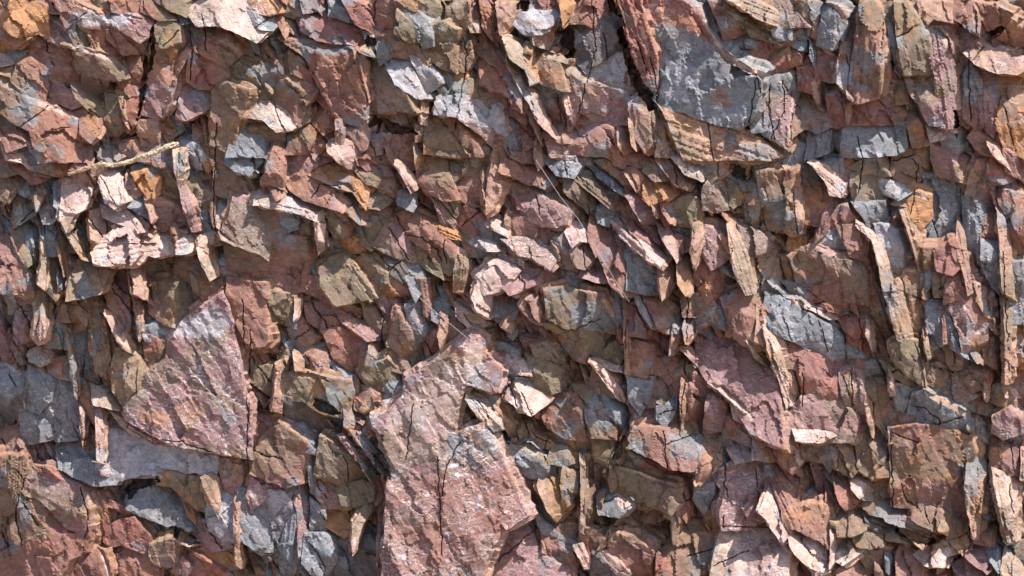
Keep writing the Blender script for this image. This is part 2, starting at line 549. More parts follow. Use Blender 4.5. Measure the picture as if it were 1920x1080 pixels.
DATA = """
T 0 0
B y u 40;5,20 11,10 20,9 30,23 16,27 10,25;rusty orange wedge block at the top left corner
+ w 1.5;16,27 30,23 28,26 20,29
S y l 30;21,9 26,2 33,6 36,15 35,26 30,23 24,15;tall dark orange slab behind the rusty corner wedge
S b u 45;0,19 19,29 12,34 9,31 0,27;pink brown shard jutting below the rusty corner wedge
B y d 10;0,28 9,31 12,35 22,33 23,40 12,40 0,37
S y f 10;0,0 26,0 21,9 11,10 5,20 0,18
S b r 35;44,2 51,1 64,7 76,12 76,20 65,19 63,9 50,19 47,15;brown slab with pale curved top edge near top left
+ w 1.4;51,1 64,5 72,9 76,13 64,8
B o f 32;50,19 62,9 65,13 67,38 60,37 56,30 53,23;olive pointed block leaning on the brown curved slab
B b f 28;63,8 72,11 76,17 77,34 70,39 67,35 65,13
B b r 36;68,36 77,35 82,29 88,33 91,40 88,44 78,41;brown knob at the foot of the olive pointed block
S b u 30;29,0 43,0 44,9 38,8 33,4;
+ w 1.5;38,2 43,0 45,8 42,9
B b f 14;44,0 62,0 71,7 72,11 64,7 51,1
B o f 18;71,0 80,4 83,9 78,14 74,11 70,3
S p u 34;78,15 86,10 100,13 113,17 112,24 105,30 98,26 90,20 82,18;mauve capped block with bright diagonal upper edge
+ w 1.2;78,15 86,9 100,12 114,16 100,14 86,11
B b f 32;79,17 90,20 98,26 105,31 111,25 114,30 108,38 103,40 93,39 83,29
B b u 16;84,0 107,0 107,8 96,11 86,7;
B b u 18;108,0 117,0 125,7 128,13 120,13 108,8;
B o r 24;116,0 140,0 146,7 143,12 134,8 126,6
B b d 14;106,8 118,8 124,14 120,20 112,17 105,13
S b f 22;92,40 110,41 111,50 106,65 96,65 93,56 92,46;brown column left of the long vertical crack
B o r 30;118,19 123,14 134,19 139,28 136,35 129,37 116,31;grey green block capping the column right of the long crack
+ t 1.3;134,18 141,28 138,36 135,30
B b f 28;115,32 131,38 129,53 113,50
S p f 32;112,50 130,52 129,64 123,85 118,88 106,83 106,76 109,60;smooth mauve column right of the long vertical crack
+ t 1.6;130,44 140,36 142,40 133,58 127,78 122,90 121,86 129,62
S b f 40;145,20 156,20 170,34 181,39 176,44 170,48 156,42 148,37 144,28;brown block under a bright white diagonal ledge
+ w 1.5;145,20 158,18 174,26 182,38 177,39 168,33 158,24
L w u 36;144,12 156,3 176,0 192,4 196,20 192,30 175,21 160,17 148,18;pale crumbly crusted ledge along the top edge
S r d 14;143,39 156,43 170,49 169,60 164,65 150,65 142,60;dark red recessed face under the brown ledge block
B b r 20;131,58 139,42 143,60 136,72 129,70
S p u 26;137,70 143,62 152,63 160,70 156,79 140,88 134,87 135,76;mauve tilted block with rusty lower corner
B o f 22;171,50 181,48 192,54 190,69 170,61
S b f 40;161,70 166,62 185,69 184,76 176,93 174,108 160,108 160,85;tall brown slab with a pale chip near its base
+ t 1.6;185,69 188,73 184,79 184,76
B b f 34;183,77 194,77 194,90 179,89;
B g f 30;177,95 185,90 196,93 196,112 172,116;
S b f 22;24,30 35,26 43,34 58,38 58,50 52,52 40,53 33,54 25,44;cracked brown slab below the orange corner
S p f 18;36,12 47,19 54,26 56,35 44,33 35,28;
F o u 42;36,10 47,16 47,19 42,15
S o d 46;45,34 60,37 76,42 91,48 95,57 87,59 64,55 59,50 58,38;olive slab with a bright overhanging rim, upper left
+ w 1.6;45,33 60,36 76,39 91,44 95,53 88,48 76,43 60,39
B o d 0;63,56 80,58 79,69 70,70 63,65;
B b f 30;88,58 94,52 97,60 93,66 90,65
S b u 24;15,50 23,46 34,56 35,65 33,74 22,72 10,60 11,56;brown block at the left under the cracked slab
S p u 22;36,59 45,62 50,69 59,72 60,78 53,80 45,76 38,72 35,65;
S o r 26;55,64 70,73 79,77 78,83 73,87 64,79 58,72
S b u 28;52,82 59,76 70,85 74,90 73,99 68,104 62,100 62,90;
+ t 1.5;66,79 75,86 74,91 70,84
B b d 18;35,56 44,51 58,54 58,62 50,64 38,60
S b f 44;0,63 10,69 25,78 43,83 61,92 61,108 62,120 30,120 27,108 24,97 12,91 0,83;long brown slab with white upper edge at left margin
+ w 1.3;0,56 6,58 24,73 43,81 62,90 61,92 43,84 25,79 10,70 0,64
B b f 40;0,83 12,91 24,97 24,108 6,108 0,98
+ w 1.6;12,92 20,95 25,102 24,112 19,106
B o l 26;81,72 90,74 91,86 93,96 88,100 81,100;olive recessed block beside a thin pink plate
S r u 34;89,69 96,65 106,69 105,80 100,92 96,96 93,90 90,78;rust brown wedge with a grey green top
P t r 44;90,74 93,74 96,95 99,100 95,98 92,88
B t f 30;104,92 117,91 117,106 107,108;
B t f 26;120,94 127,89 128,100 124,105
B g f 24;129,88 135,90 135,98 129,101
B r f 24;146,95 154,96 156,110 147,112
B b f 30;154,92 160,93 160,110 156,106
B b u 18;75,80 81,78 80,104 73,100 74,90
B g f 16;8,40 17,42 16,47 10,52 3,57 3,49
F w u 26;0,42 10,44 8,47 0,48
T 1 0
S r u 44;36,13 60,15 76,18 82,23 76,29 73,32 62,31 48,29 35,22;smooth red slab dipping right near the top
+ t 1.3;36,13 50,13 76,16 84,22 82,24 76,19 60,16
S b f 30;20,31 36,31 52,34 71,33 74,40 78,60 82,75 84,95 70,91 62,88 57,80 52,70 45,58 40,45 34,38;large rough brown slab with a grey band across its top
+ t 1.6;71,32 74,33 78,52 83,70 87,92 84,95 82,74 78,58 74,42
S y u 30;0,0 14,0 18,8 10,10 0,6;
B o u 24;16,8 25,2 35,4 36,9 28,12 20,10
B b f 28;35,0 47,0 44,7 37,8
S g f 30;0,7 8,11 16,17 12,21 0,19;blue grey slab with bright top at the crusted ledge
+ w 1.0;0,6 8,10 17,16 16,18 8,12
S r r 38;66,0 76,3 86,9 89,20 90,25 83,22 76,17 72,10;red brown leaning slab with sunlit right edge
+ t 1.4;76,2 86,8 90,18 92,25 90,25 87,12
F g u 42;55,7 58,5 71,10 73,15 66,15 58,11
S b f 20;88,0 108,0 106,10 100,13 94,21 88,12
S b d 22;95,20 104,12 108,12 106,24 98,24
B o f 18;106,0 130,0 142,10 142,21 131,20 124,8 112,3
S g f 34;106,10 110,6 122,10 129,18 131,33 126,34 120,22 108,14;blue grey curved slab high in the dark hollow
B o f 28;107,12 120,22 124,30 115,30 106,24
B b d 30;145,6 158,4 159,20 150,22 144,15;brown square block with sunlit white top
+ w 1.6;140,1 152,0 159,2 159,5 145,7
F w u 40;160,17 165,16 166,22 162,22
S o d 28;131,22 140,19 149,24 148,36 134,35 131,30;olive squarish block under the blue grey curved slab
S r f 26;97,28 106,25 115,31 117,42 104,41 98,36;reddish rounded block above the grey white slab
S b f 28;115,31 128,32 133,43 130,47 117,43;
B b f 24;132,36 148,37 150,40 148,52 140,50 134,44
B g f 34;148,18 156,18 156,30 150,32
B b f 26;149,33 159,33 161,44 157,52 149,50
S r r 36;170,0 176,0 180,12 182,24 180,31 172,20;
+ t 1.2;174,0 178,4 182,20 183,30 181,30 178,14
P t r 40;180,5 190,2 192,14 190,24 183,26 181,16
S r f 38;168,34 178,33 184,42 190,52 196,64 196,80 186,68 176,66 170,62;long maroon slab tapering down right, upper middle
+ w 1.2;176,22 184,33 192,46 196,52 194,56 186,45 178,32
B g f 24;82,25 88,24 96,27 93,34 86,36;
+ w 1.0;82,25 90,23 97,27 92,30
B g f 30;92,34 98,30 104,34 103,40 94,46 92,40
S b d 18;76,30 84,28 82,36 78,40
P w r 42;78,39 84,36 94,45 93,46 86,42
S o l 36;84,42 92,46 98,53 104,60 111,71 116,82 112,84 102,80 94,82 92,70 88,58;olive pointed plate with a bright slanting edge
+ w 1.4;90,44 99,53 106,62 112,71 111,72 104,62 97,53
F w u 40;103,68 107,71 112,76 115,82 118,82 114,78 111,71 107,70
S o l 30;82,56 88,60 93,70 95,82 90,88 86,87 83,76 81,65;
S l u 32;98,46 104,42 116,42 120,47 124,58 128,72 122,72 112,66 106,62 101,55;grey white weathered block with rust top, above centre
+ l 1.2;118,46 126,60 130,70 129,74 124,70
S l u 26;118,44 128,46 135,56 138,62 130,68 126,60
B o f 22;133,50 140,49 146,56 148,64 142,74 138,66 132,56
S y l 32;147,53 150,50 156,54 155,62 148,62
B g d 20;110,70 122,70 126,74 125,82 116,82
S b d 18;87,87 96,88 100,96 96,98 88,96;
S o u 26;97,89 108,85 118,83 119,94 112,95 101,95;
P w r 44;124,72 129,78 128,94 124,93 123,82;short pale splinter standing below the olive plate
P t r 46;120,94 127,94 127,104 122,108 120,104
S l r 36;136,78 146,73 160,73 184,78 188,95 191,112 182,112 168,98 150,86 136,84;blue white frosted slab with brown foot, upper centre
+ w 1.3;187,78 192,90 194,108 190,108 187,94
B o f 38;140,74 156,60 166,62 186,65 187,79 175,79 166,72 150,74;rounded grey olive boulder above the frosted slab
S b f 30;128,86 140,86 150,92 164,106 168,116 150,116 128,112
+ t 1.5;130,83 140,90 156,106 162,114 158,110 146,98
B b f 20;92,103 106,96 114,96 120,106 120,116 96,116;
S b f 34;65,94 78,91 84,93 81,106 76,112 66,108
S o f 36;84,96 88,98 92,102 94,108 94,114 80,112
S b f 30;48,92 54,82 59,86 60,98 60,108 50,98
S b u 28;47,97 58,108 56,116 42,114 44,104
S b f 32;10,64 22,62 36,70 40,82 39,90 32,94 22,84 10,76 8,72;brown block with olive stain and pale rim left of the big slab
+ w 1.3;19,61 28,66 38,74 42,80 39,86 36,72
S r u 38;22,58 38,58 46,64 43,70 38,76 28,68 20,62;
+ w 1.4;24,55 38,59 50,70 52,72 44,67 36,61
S b f 34;27,42 34,46 42,52 46,60 44,66 38,58 28,54;
+ w 1.5;27,42 34,48 41,50 46,58 46,64 42,54 34,48
B b f 28;18,42 24,41 28,50 30,56 20,58
B o f 28;0,62 11,64 9,70 6,76 0,74
L w u 34;0,78 10,76 20,82 29,92 26,96 16,97 6,88 0,86;pinkish white crumpled ledge left of the hanging stem
S b d 20;0,98 12,96 20,99 22,108 8,114 0,112
P b r 40;44,80 52,78 56,86 46,100 38,116 22,116 24,102;flaky brown wedge of rock below the rough brown slab
P t u 48;60,90 64,90 66,102 66,110 60,110
B b f 26;4,48 18,46 19,58 6,64
T 2 0
B l u 38;0,11 8,10 30,10 35,12 28,24 22,26 10,24 0,16;block with smooth grey sunlit top near top centre
+ b 1.4;35,12 33,28 27,38 16,34 15,26 22,27 28,24
S k d 4;3,0 20,0 30,6 26,10 8,9
S r u 28;22,0 36,0 36,11 30,10 24,4
P y r 40;35,0 40,0 44,4 42,14 38,20 36,12;narrow orange splinter between two dark hollows at top
B k f 6;33,32 40,20 46,20 48,44 40,40
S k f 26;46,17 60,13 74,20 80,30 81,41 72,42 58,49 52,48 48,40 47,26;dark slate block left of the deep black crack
S r f 22;46,16 56,3 60,0 70,0 74,10 77,20 64,21 56,16;rust red face left of the deep black crack
S l u 34;54,50 70,42 84,41 86,52 86,64 78,64 66,60 58,58;pale grey and rust boulder left of the deep black crack
+ b 1.5;86,52 90,64 91,72 86,70 84,64
S r f 50;78,0 94,0 98,16 106,42 107,58 106,66 99,64 92,44 84,24;narrow rusty slab right of the deep black crack
+ w 1.2;94,26 99,34 104,40 100,24 97,18
S g f 44;94,0 126,0 138,14 146,28 160,44 160,56 166,62 186,57 182,82 178,90 168,94 156,92 140,88 128,82 112,80 108,74 107,58 106,42 98,16;huge blue grey slab with rusty top, upper right of centre
+ w 1.1;126,0 142,4 148,22 160,38 178,50 188,55 186,58 176,54 160,46 146,29 136,16
B o f 36;160,62 166,50 176,50 186,57 184,72 178,84 172,78 164,70
F b d 50;130,80 140,84 152,88 144,91 136,87
S k d 8;88,68 98,66 104,70 100,74 92,74
F b f 36;148,0 156,4 166,10 174,14 176,22 168,26 160,28 156,16
B g f 30;156,14 168,12 176,16 172,24 162,28;
S o f 24;160,0 176,8 192,20 192,32 180,26 172,16 156,6
P w u 50;162,0 180,0 196,10 196,20 184,14 172,6;brilliant white sunlit slab edge at top right of the huge slab
S r f 38;170,34 184,32 190,38 190,50 188,52 180,46;small red diamond block right of the huge grey slab
B g f 28;162,30 176,24 188,28 182,34 170,34
S g f 30;182,72 194,70 196,96 188,98 180,92
P o f 34;105,88 114,90 116,104 106,104
S t u 32;108,76 116,80 140,88 160,94 178,100 192,112 192,118 160,118 130,118 122,100 116,84;tan diagonal slab running below the huge grey slab
B r u 46;18,46 26,42 34,46 36,60 38,66 30,64 22,62 18,52;orange red block right of the long pale splinters
+ w 1.5;22,42 28,39 40,42 44,44 42,48 34,46
S r d 40;17,62 26,64 34,68 40,84 46,96 36,100 28,86 20,72
S p f 44;36,52 44,58 66,65 84,70 88,82 86,92 70,94 60,88 50,80 46,90 42,80 40,66;purple brown slab with white sparkling top ledge
+ w 1.6;36,52 48,49 58,58 66,65 52,61 42,56
P w r 50;36,56 40,62 43,74 46,86 43,90 40,78
P t r 54;84,70 88,72 92,96 93,110 90,110 88,96;thin vertical tan splinter in the purple brown slab
S p f 46;89,78 96,72 102,76 106,96 107,104 100,106 92,100;narrow purple block with a pale right edge
+ w 1.6;102,72 104,84 107,100 106,104 103,92
S b f 48;44,90 56,88 70,96 78,102 80,112 70,116 44,114 44,100;
+ t 1.3;52,88 62,90 74,98 77,104 70,98
P w r 56;0,46 6,56 12,66 18,80 24,92 32,103 28,104 20,92 12,76 4,60;long pale splinter slanting down right, top centre
P w r 54;0,30 8,34 14,50 18,62 14,64 10,52 4,44
P t r 48;10,34 16,34 19,54 17,62 12,50
P w r 50;9,70 14,74 20,92 22,106 17,100 12,86
S r f 30;0,60 8,66 10,78 9,92 0,84
B r f 36;8,94 14,94 17,108 10,112
S g f 30;0,80 6,92 7,108 0,114
B t u 60;33,94 43,96 44,104 38,108 33,104;small bright cream chip in the centre top rubble
P t r 44;78,94 84,96 90,108 84,116 80,106
P r r 46;112,84 118,88 122,100 126,112 120,110 116,96
B w u 30;112,102 122,102 124,116 110,116
T 3 0
S p f 30;0,0 7,2 6,18 0,20
+ w 1.3;0,20 4,22 5,27 0,26
B p u 34;7,5 14,2 20,8 26,18 30,20 24,22 18,18 8,20
B g f 40;5,20 17,20 17,28 8,29 5,26;small grey cube block near the top right crack
B m d 38;6,29 16,28 16,38 7,37
S b f 26;14,0 42,4 42,12 40,22 36,28 32,24 30,12 20,8;
B g f 32;19,18 28,22 29,27 20,27
B g u 30;18,28 27,28 27,36 20,34
B r f 34;3,44 14,38 15,48 12,54 4,54 2,50
B r f 28;16,36 24,38 24,46 18,48 15,44
B r d 24;0,32 6,34 5,46 0,46
S g f 40;42,10 48,6 54,10 58,20 54,32 48,36 38,33 41,24;olive grey tapering slab left of the lichen streaked rib
+ w 1.3;43,2 52,3 62,9 60,13 56,15 50,8
P t r 46;58,16 66,10 69,18 66,40 63,56 62,70 56,68 52,62 52,48 54,34;yellow lichen streaked vertical rib at top right
S b f 50;70,6 78,2 83,8 86,16 84,40 83,60 82,70 70,76 63,76 63,56 66,38 69,20;tall brown slab right of the lichen streaked rib
+ t 1.8;84,9 87,16 85,40 83,56 83,40 85,18
S g f 34;86,24 92,34 92,44 88,58 83,60 84,42
P g r 48;87,10 92,18 96,26 100,38 102,48 100,56 96,48 93,34 90,24;grey white splinter wedged between two tall slabs
S o f 34;89,0 95,6 97,20 94,22 88,14
S o f 56;97,4 103,4 110,14 117,26 121,40 122,54 104,54 102,46 99,30 97,14;tall olive slab tapering to the top, far right group
S b f 40;104,2 112,0 115,8 115,18 110,14
S t u 44;115,12 116,4 134,5 139,12 142,26 140,28 134,14 124,11 118,18;bright arching plate above the cracked star patterned block
S b f 40;118,18 126,12 138,14 141,27 134,26 126,21;star cracked brown block under the arching bright plate
+ y 1.5;139,13 143,18 142,26 141,27
S p r 50;117,21 128,22 134,30 137,40 139,54 139,78 140,94 130,94 128,80 127,56 121,44;long pinkish slab sunlit on its right shoulder
+ w 1.2;118,20 128,21 136,30 139,42 136,42 130,28
S p f 58;104,55 126,54 128,70 129,92 122,92 116,80 106,66;flat mauve slab with square top and a tiny hole
S b f 30;127,0 150,0 155,10 156,24 152,22 146,16 138,12;
+ t 1.8;152,0 156,10 157,24 155,26 153,10
S p f 40;145,22 152,22 158,32 163,42 157,42 147,38;
B b d 38;156,4 168,6 164,16 158,14
S b d 44;163,16 172,7 182,12 192,20 196,24 196,38 184,32 168,26;brown block under a white wedge at the top right corner
+ w 1.4;170,8 180,8 196,17 196,24 184,14
S m d 20;168,28 184,34 196,40 196,48 184,44 172,36
S b d 14;178,4 196,0 196,14 184,10
L t u 40;150,40 160,34 176,36 182,42 192,46 192,50 186,54 172,53 164,50 156,46;crumbling tan ledge above the orange corner rock
B o f 34;146,44 153,41 157,50 156,58 150,60 146,54
S g f 38;148,54 152,50 158,60 160,82 150,78 147,72;
S p f 44;158,52 168,50 171,54 171,76 172,90 168,100 161,92 160,80;mauve vertical slab beside the orange corner rock
+ t 1.8;171,54 173,76 173,90 171,96 171,76
S b f 32;139,46 146,46 146,60 144,74 142,84 139,78
S b f 40;144,75 156,78 160,92 160,106 152,96 146,92 143,84
S y f 28;172,55 196,54 196,120 178,104 173,96 172,76;rugged orange stained rock at the right margin
B o f 40;137,30 145,30 145,44 138,44
S p f 36;85,62 94,54 96,66 98,78 90,78 84,72;
S b f 38;96,58 102,58 104,76 98,76
S r u 30;64,78 80,74 96,78 102,86 98,92 80,92 62,92 61,84;reddish pink tilted slab over the banded grey rock
S g u 28;58,98 72,92 90,90 102,92 102,104 100,112 84,116 56,116;banded blue grey rock below the reddish pink slab
B r d 36;46,72 52,70 58,84 58,94 48,94 46,82;
+ w 1.4;50,70 56,72 61,84 60,92 57,82
P t r 44;56,68 62,70 62,84 60,94 58,84
S g f 40;2,60 14,58 20,66 20,74 10,72 2,68;
+ w 1.5;7,58 10,60 15,67 14,68
S p f 42;2,70 10,72 18,75 16,88 14,104 8,106 3,100;violet grey column at the left of the lichen tuft
+ w 1.6;18,70 21,74 18,92 16,104 15,100 17,86
S r f 34;24,52 34,52 37,60 34,68 24,66;
+ w 1.5;32,62 36,60 42,84 38,82 34,72
S b f 32;36,34 46,40 50,44 52,60 46,60 38,56
+ w 1.2;36,32 44,36 50,41 48,43 40,38
S r f 28;26,42 34,44 35,52 26,52
S o u 24;24,68 36,76 42,86 46,94 36,98 28,94 20,100 20,84
P g r 40;31,30 34,40 37,54 38,60 35,54 32,42
B g u 44;32,99 36,97 46,104 44,112 30,112
B b f 30;106,80 112,80 118,88 122,98 122,108 110,108 106,92;
+ w 1.4;110,78 116,86 122,96 124,108 122,106 117,92
S g f 30;105,68 110,72 112,80 106,80
B w u 60;122,96 126,93 131,96 130,102 124,104;white rounded chip at the foot of the flat mauve slab
B g f 54;132,98 136,95 142,96 142,106 132,104
S b f 44;160,92 168,100 168,108 160,112 152,104
S g f 30;170,94 176,92 180,104 184,114 170,112
T 0 1
S b f 30;0,0 2,0 6,8 20,15 30,20 34,24 20,22 12,20 2,23 0,21
L w r 40;2,0 12,0 16,2 26,12 34,18 50,24 42,22 28,19 16,12 6,10;brilliant white pointed ledge at the left margin
S b f 32;26,0 56,0 58,8 54,18 44,21 34,17 27,11 24,4;
P b r 44;56,14 66,6 67,12 67,17 58,20 52,20
F r u 36;14,18 22,16 30,18 34,22 32,26 24,28 16,22
S b f 36;0,23 10,23 16,27 12,34 6,42 0,40;
+ t 1.5;12,28 16,28 14,34 6,42 2,48 4,42
B o u 34;75,10 80,1 88,5 90,9 84,13 76,12
S o u 26;106,4 128,2 135,0 137,4 120,8 104,10
S b u 42;106,12 116,7 128,6 131,10 122,16 110,16;
P w r 60;130,6 138,6 138,26 134,34 131,22;square topped pale rib, upper part, left of the twig hole
P p r 58;133,28 138,28 141,42 146,54 150,66 149,69 144,67 141,52 136,44 134,36;curved pinkish rib sweeping down over the mauve hollow
B g f 38;104,18 116,16 123,18 120,26 112,24 104,22;
B y f 44;102,24 110,22 119,26 118,36 112,39 106,34;rusty orange cube block under the blue chip
B p f 46;96,27 104,30 108,33 104,38 96,36;
S g u 40;96,38 106,36 112,50 112,55 104,50 98,46;
P t r 50;106,34 112,42 117,55 114,59 111,50 107,40
S o d 16;119,24 130,12 133,34 134,46 120,42 117,34;
S p d 14;112,42 120,42 134,48 140,56 143,66 130,68 118,64 116,52;mauve shaded hollow face behind the curved pink rib
S o f 24;138,14 150,18 160,22 160,36 156,48 146,50 140,40 138,28;olive block right of the curved pink rib
S g f 22;145,50 158,49 158,66 150,68;
S l f 36;137,2 148,0 152,10 157,17 148,18 140,12;lavender grey block with a small dark pit
S y f 28;150,0 160,0 159,14 156,18 152,8
S b f 34;161,0 172,0 169,14 164,17 159,14
S g f 38;174,0 190,0 188,12 186,22 176,18 170,14;blue grey slab near the hairline orange crack
+ b 1.4;190,0 194,6 192,18 188,22 188,12
B o f 34;162,18 170,15 180,20 186,26 188,40 180,40 170,38 161,36;
P r f 30;159,28 162,30 163,56 160,66 158,50
S l f 24;162,42 176,40 172,56 166,62 162,60;
S m d 26;176,42 172,54 168,66 172,64 177,50
S p f 40;176,41 192,42 196,56 200,84 190,80 176,74 168,66 173,56;flat mauve slab below the bright cream ledge, left of middle
+ w 1.2;162,62 168,68 180,76 196,84 190,80 176,77 166,72
S w u 44;49,28 54,26 62,30 66,38 62,48 54,52 50,62 47,56 47,42;large cream pink sunlit slab near the left margin
S g f 34;42,30 48,26 49,38 46,48 42,46
S g f 26;15,30 22,26 30,30 28,38 24,40 16,36;
S o f 24;14,36 24,40 25,52 18,56 12,60 13,46;
P t r 34;26,40 32,32 35,36 30,48 27,50
P w r 40;34,30 38,34 44,46 54,68 62,80 66,86 60,84 50,68 40,50
B w u 38;29,46 36,44 42,54 38,58 34,58;
P w r 44;22,50 27,52 32,58 35,57 34,72 35,88 33,108 28,108 31,90 30,74 30,62;forked bright pink rib at the left
S g f 30;22,60 30,58 31,74 30,88 24,84 21,72;
S g f 30;36,58 42,59 44,70 44,82 36,82;blue face framed by two bright ribs at the left
P t r 44;42,56 45,60 48,74 46,84 50,96 47,96 44,80
S o f 24;10,62 20,58 22,74 26,86 20,90 14,80 10,70
S b f 34;0,74 5,69 9,72 14,86 20,96 24,106 24,112 0,112;
+ w 1.4;5,69 9,71 16,86 24,98 24,102 18,94
S o f 24;34,86 44,84 50,96 52,108 42,112 34,108
P g f 40;42,90 45,98 46,110 43,110
S p f 32;50,76 55,78 56,92 54,100 50,90
S o f 34;63,62 66,60 68,72 69,82 66,84 60,74;
P t r 46;67,50 78,47 80,58 78,70 74,78 70,80 67,66;
S r d 40;78,52 86,62 92,64 82,70 78,74
B g u 30;80,50 92,52 100,58 92,64 86,60
S w u 52;78,48 92,48 104,60 112,72 104,74 94,72 90,66 98,62 88,56 80,54;bright pink crest left of the twig hole
S w u 36;78,18 86,22 92,34 94,42 86,46 80,40 76,28;pale grey knobbly rock above the bright pink crest
B t u 40;88,24 96,26 95,36 90,32
S w u 48;70,82 80,74 88,66 104,74 120,72 150,70 164,66 166,70 154,74 140,80 128,81 116,83 104,80 96,90 80,90 72,88;bright pinkish crest above the twin brown hollows
S t u 44;62,90 70,84 80,88 80,96 74,108 52,112 54,100;
F b u 60;116,71 124,70 134,68 142,68 138,71 126,73 118,72;thin brown flake lying on the bright crest
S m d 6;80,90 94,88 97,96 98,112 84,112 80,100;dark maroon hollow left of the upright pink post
P t r 50;96,88 104,84 105,94 108,112 98,112;
S o d 10;104,80 118,83 130,81 131,96 126,106 110,108 106,96;brown shaded recess right of the upright pink post
S r d 18;131,81 144,84 148,96 150,106 140,112 134,100
S b f 40;144,86 150,84 156,94 160,104 162,114 152,114 146,106;rough flaky dark rock with pale chips by the white rib
P w r 54;148,78 154,72 158,84 161,100 158,102 152,92;white blazing rib at the right end of the crest
S b f 28;154,72 162,76 166,90 170,104 166,110 160,96 156,84
B g f 34;165,88 170,86 171,98 167,96
S b f 36;170,78 184,80 196,86 196,102 184,100 172,96;
L w u 46;176,40 192,38 200,40 196,44 184,43
S r f 30;168,98 180,100 190,104 190,114 168,114
B y f 22;90,8 96,6 100,11 94,13
B b f 24;91,0 104,0 106,4 98,8 92,4
B t d 26;52,22 66,22 80,16 74,30 66,32 58,26
S b d 20;112,38 120,42 116,50
T 1 1
L w u 46;0,38 10,35 26,42 44,48 50,52 46,56 30,50 14,47 0,44;bright cream curved crest plate, left of middle
S b f 34;0,45 14,47 15,57 18,63 24,70 36,72 38,80 38,108 8,110 4,80 0,60
B g f 42;16,46 22,48 30,51 30,62 24,64 18,60;blue green rounded chip under the cream crest plate
S o f 36;32,52 44,54 46,64 40,70 34,66
P w r 56;44,54 50,50 52,60 51,80 47,84 46,68;slim white pillar at the end of the cream crest plate
S b f 38;24,29 38,20 56,30 56,40 62,50 50,46 36,40 28,34;
S y u 42;38,20 48,10 60,16 74,22 82,28 84,34 82,46 78,38 72,32 58,30;orange rimmed arching rock above an olive pit
+ t 1.3;38,20 42,18 56,28 70,30 78,40 72,36 56,32
S o f 36;56,30 66,31 76,35 78,46 76,56 66,47 62,50 56,40;olive pit rock under the orange arch
S p f 30;16,6 40,4 52,0 60,8 44,16 38,20 26,28 22,24;
P b r 34;6,30 8,16 14,2 24,0 22,18 20,34
S w r 40;55,0 70,0 78,10 82,18 70,16 62,12 56,6;pale sunlit flank of a maroon slab, upper left of centre
S r f 36;72,0 84,0 90,8 97,16 84,18 78,14;maroon square slab between two sunlit edges
+ w 1.3;84,0 92,8 98,16 96,17 88,8
S o f 34;84,0 96,0 100,10 106,17 98,16 90,8
S b f 38;97,0 119,0 120,16 114,20 106,17 100,8
P t r 48;118,0 124,6 122,16 121,26 119,14;
S b f 34;122,0 138,8 142,18 144,26 150,34 150,40 140,40 128,34 122,26
S o f 30;76,18 98,18 104,28 106,36 96,32 84,28 78,22;
S o f 34;84,30 94,32 100,42 92,48 84,46;olive square chip right of the orange arch
P w r 52;104,16 110,20 116,28 120,34 116,36 110,28
B g u 40;108,36 116,33 120,36 116,48 108,44;
S o f 32;148,10 158,2 170,4 178,8 178,24 170,22 154,22 148,28;olive weathered slab beside the split pale splinters
S b f 30;150,26 158,20 168,20 172,32 172,44 162,46 152,38;
P t r 56;180,0 186,0 188,20 184,34 178,50 173,53 172,40 176,20;pale split vertical splinter pair right of centre
P t r 50;170,20 174,22 175,36 172,52 170,50
S o f 36;138,38 144,34 152,42 156,48 150,52 144,46
S r f 28;150,52 158,48 168,54 174,60 176,70 164,68 154,64;dark red wedge left of a small white tongue
F w u 56;170,53 176,56 184,62 186,67 180,65 174,60;small bright white tongue on the dark red wedge
S k f 40;176,60 184,66 190,72 184,74 176,68
L w u 46;156,70 168,71 186,75 186,78 174,78 162,73
S b f 36;154,70 166,76 180,79 176,84 160,82
S p r 38;134,42 142,46 150,58 153,66 146,62 140,58
S y u 48;113,50 120,52 136,60 150,64 154,70 142,68 134,60 120,56;yellow orange sunlit strip above the cracked curved slab
S b f 42;104,60 106,54 114,50 122,57 134,62 142,68 146,74 154,86 144,96 136,90 130,78 116,70 108,66;cracked brown curved slab, centre left
S o f 38;116,70 126,71 136,82 138,98 128,92 118,84
S g d 40;141,68 150,72 154,84 150,90 146,80
P t r 54;152,78 158,80 158,92 156,104 148,106 148,94;ragged flaky tan stump under the cracked curved slab
S p f 38;98,62 104,61 114,72 118,82 118,88 106,84 96,80 90,76;
S o f 32;72,66 80,56 92,56 97,62 92,72 86,78 78,72;
S o f 40;52,46 60,52 68,60 66,70 60,68 54,58;
+ w 1.4;52,46 56,46 64,52 70,57 66,60 60,53
+ r 1.5;66,60 70,57 72,70 66,72
S y d 24;60,68 72,72 80,74 81,80 74,80 62,76
B b f 24;86,78 96,78 104,82 98,86 88,84
S g u 42;108,84 118,86 124,96 126,104 120,110 112,96;
S k f 46;98,88 104,82 110,88 114,100 115,104 106,100 100,94
S b f 42;76,88 88,84 96,92 104,102 112,104 116,112 96,112 84,100;
+ w 1.3;75,80 86,84 96,90 104,100 100,102 92,90 82,87
S o f 36;50,94 58,86 66,84 74,94 84,108 90,116 60,112 50,106;
+ w 1.4;66,84 76,94 86,106 92,116 86,112 76,100
S g f 34;42,88 50,90 51,94 46,100 42,98
S b f 28;39,100 50,104 50,116 39,112
L w u 40;178,88 186,90 190,96 186,106 172,106 166,100;white crusted knobs right of the flaky tan stump
S p f 28;182,80 196,74 196,96 188,92;
S b f 30;78,46 92,46 100,50 96,56 84,56 79,58;
T 2 1
P t r 50;16,0 22,0 23,16 20,20 17,12
S b f 26;0,0 16,0 16,12 8,12 0,8
S g f 36;24,10 34,12 46,11 50,18 46,24 34,22 26,14;grey green notched slab by the long silk thread
+ w 1.4;25,9 36,10 48,10 47,13 34,13
S p f 30;26,0 48,0 56,8 58,14 50,12 44,8 30,8
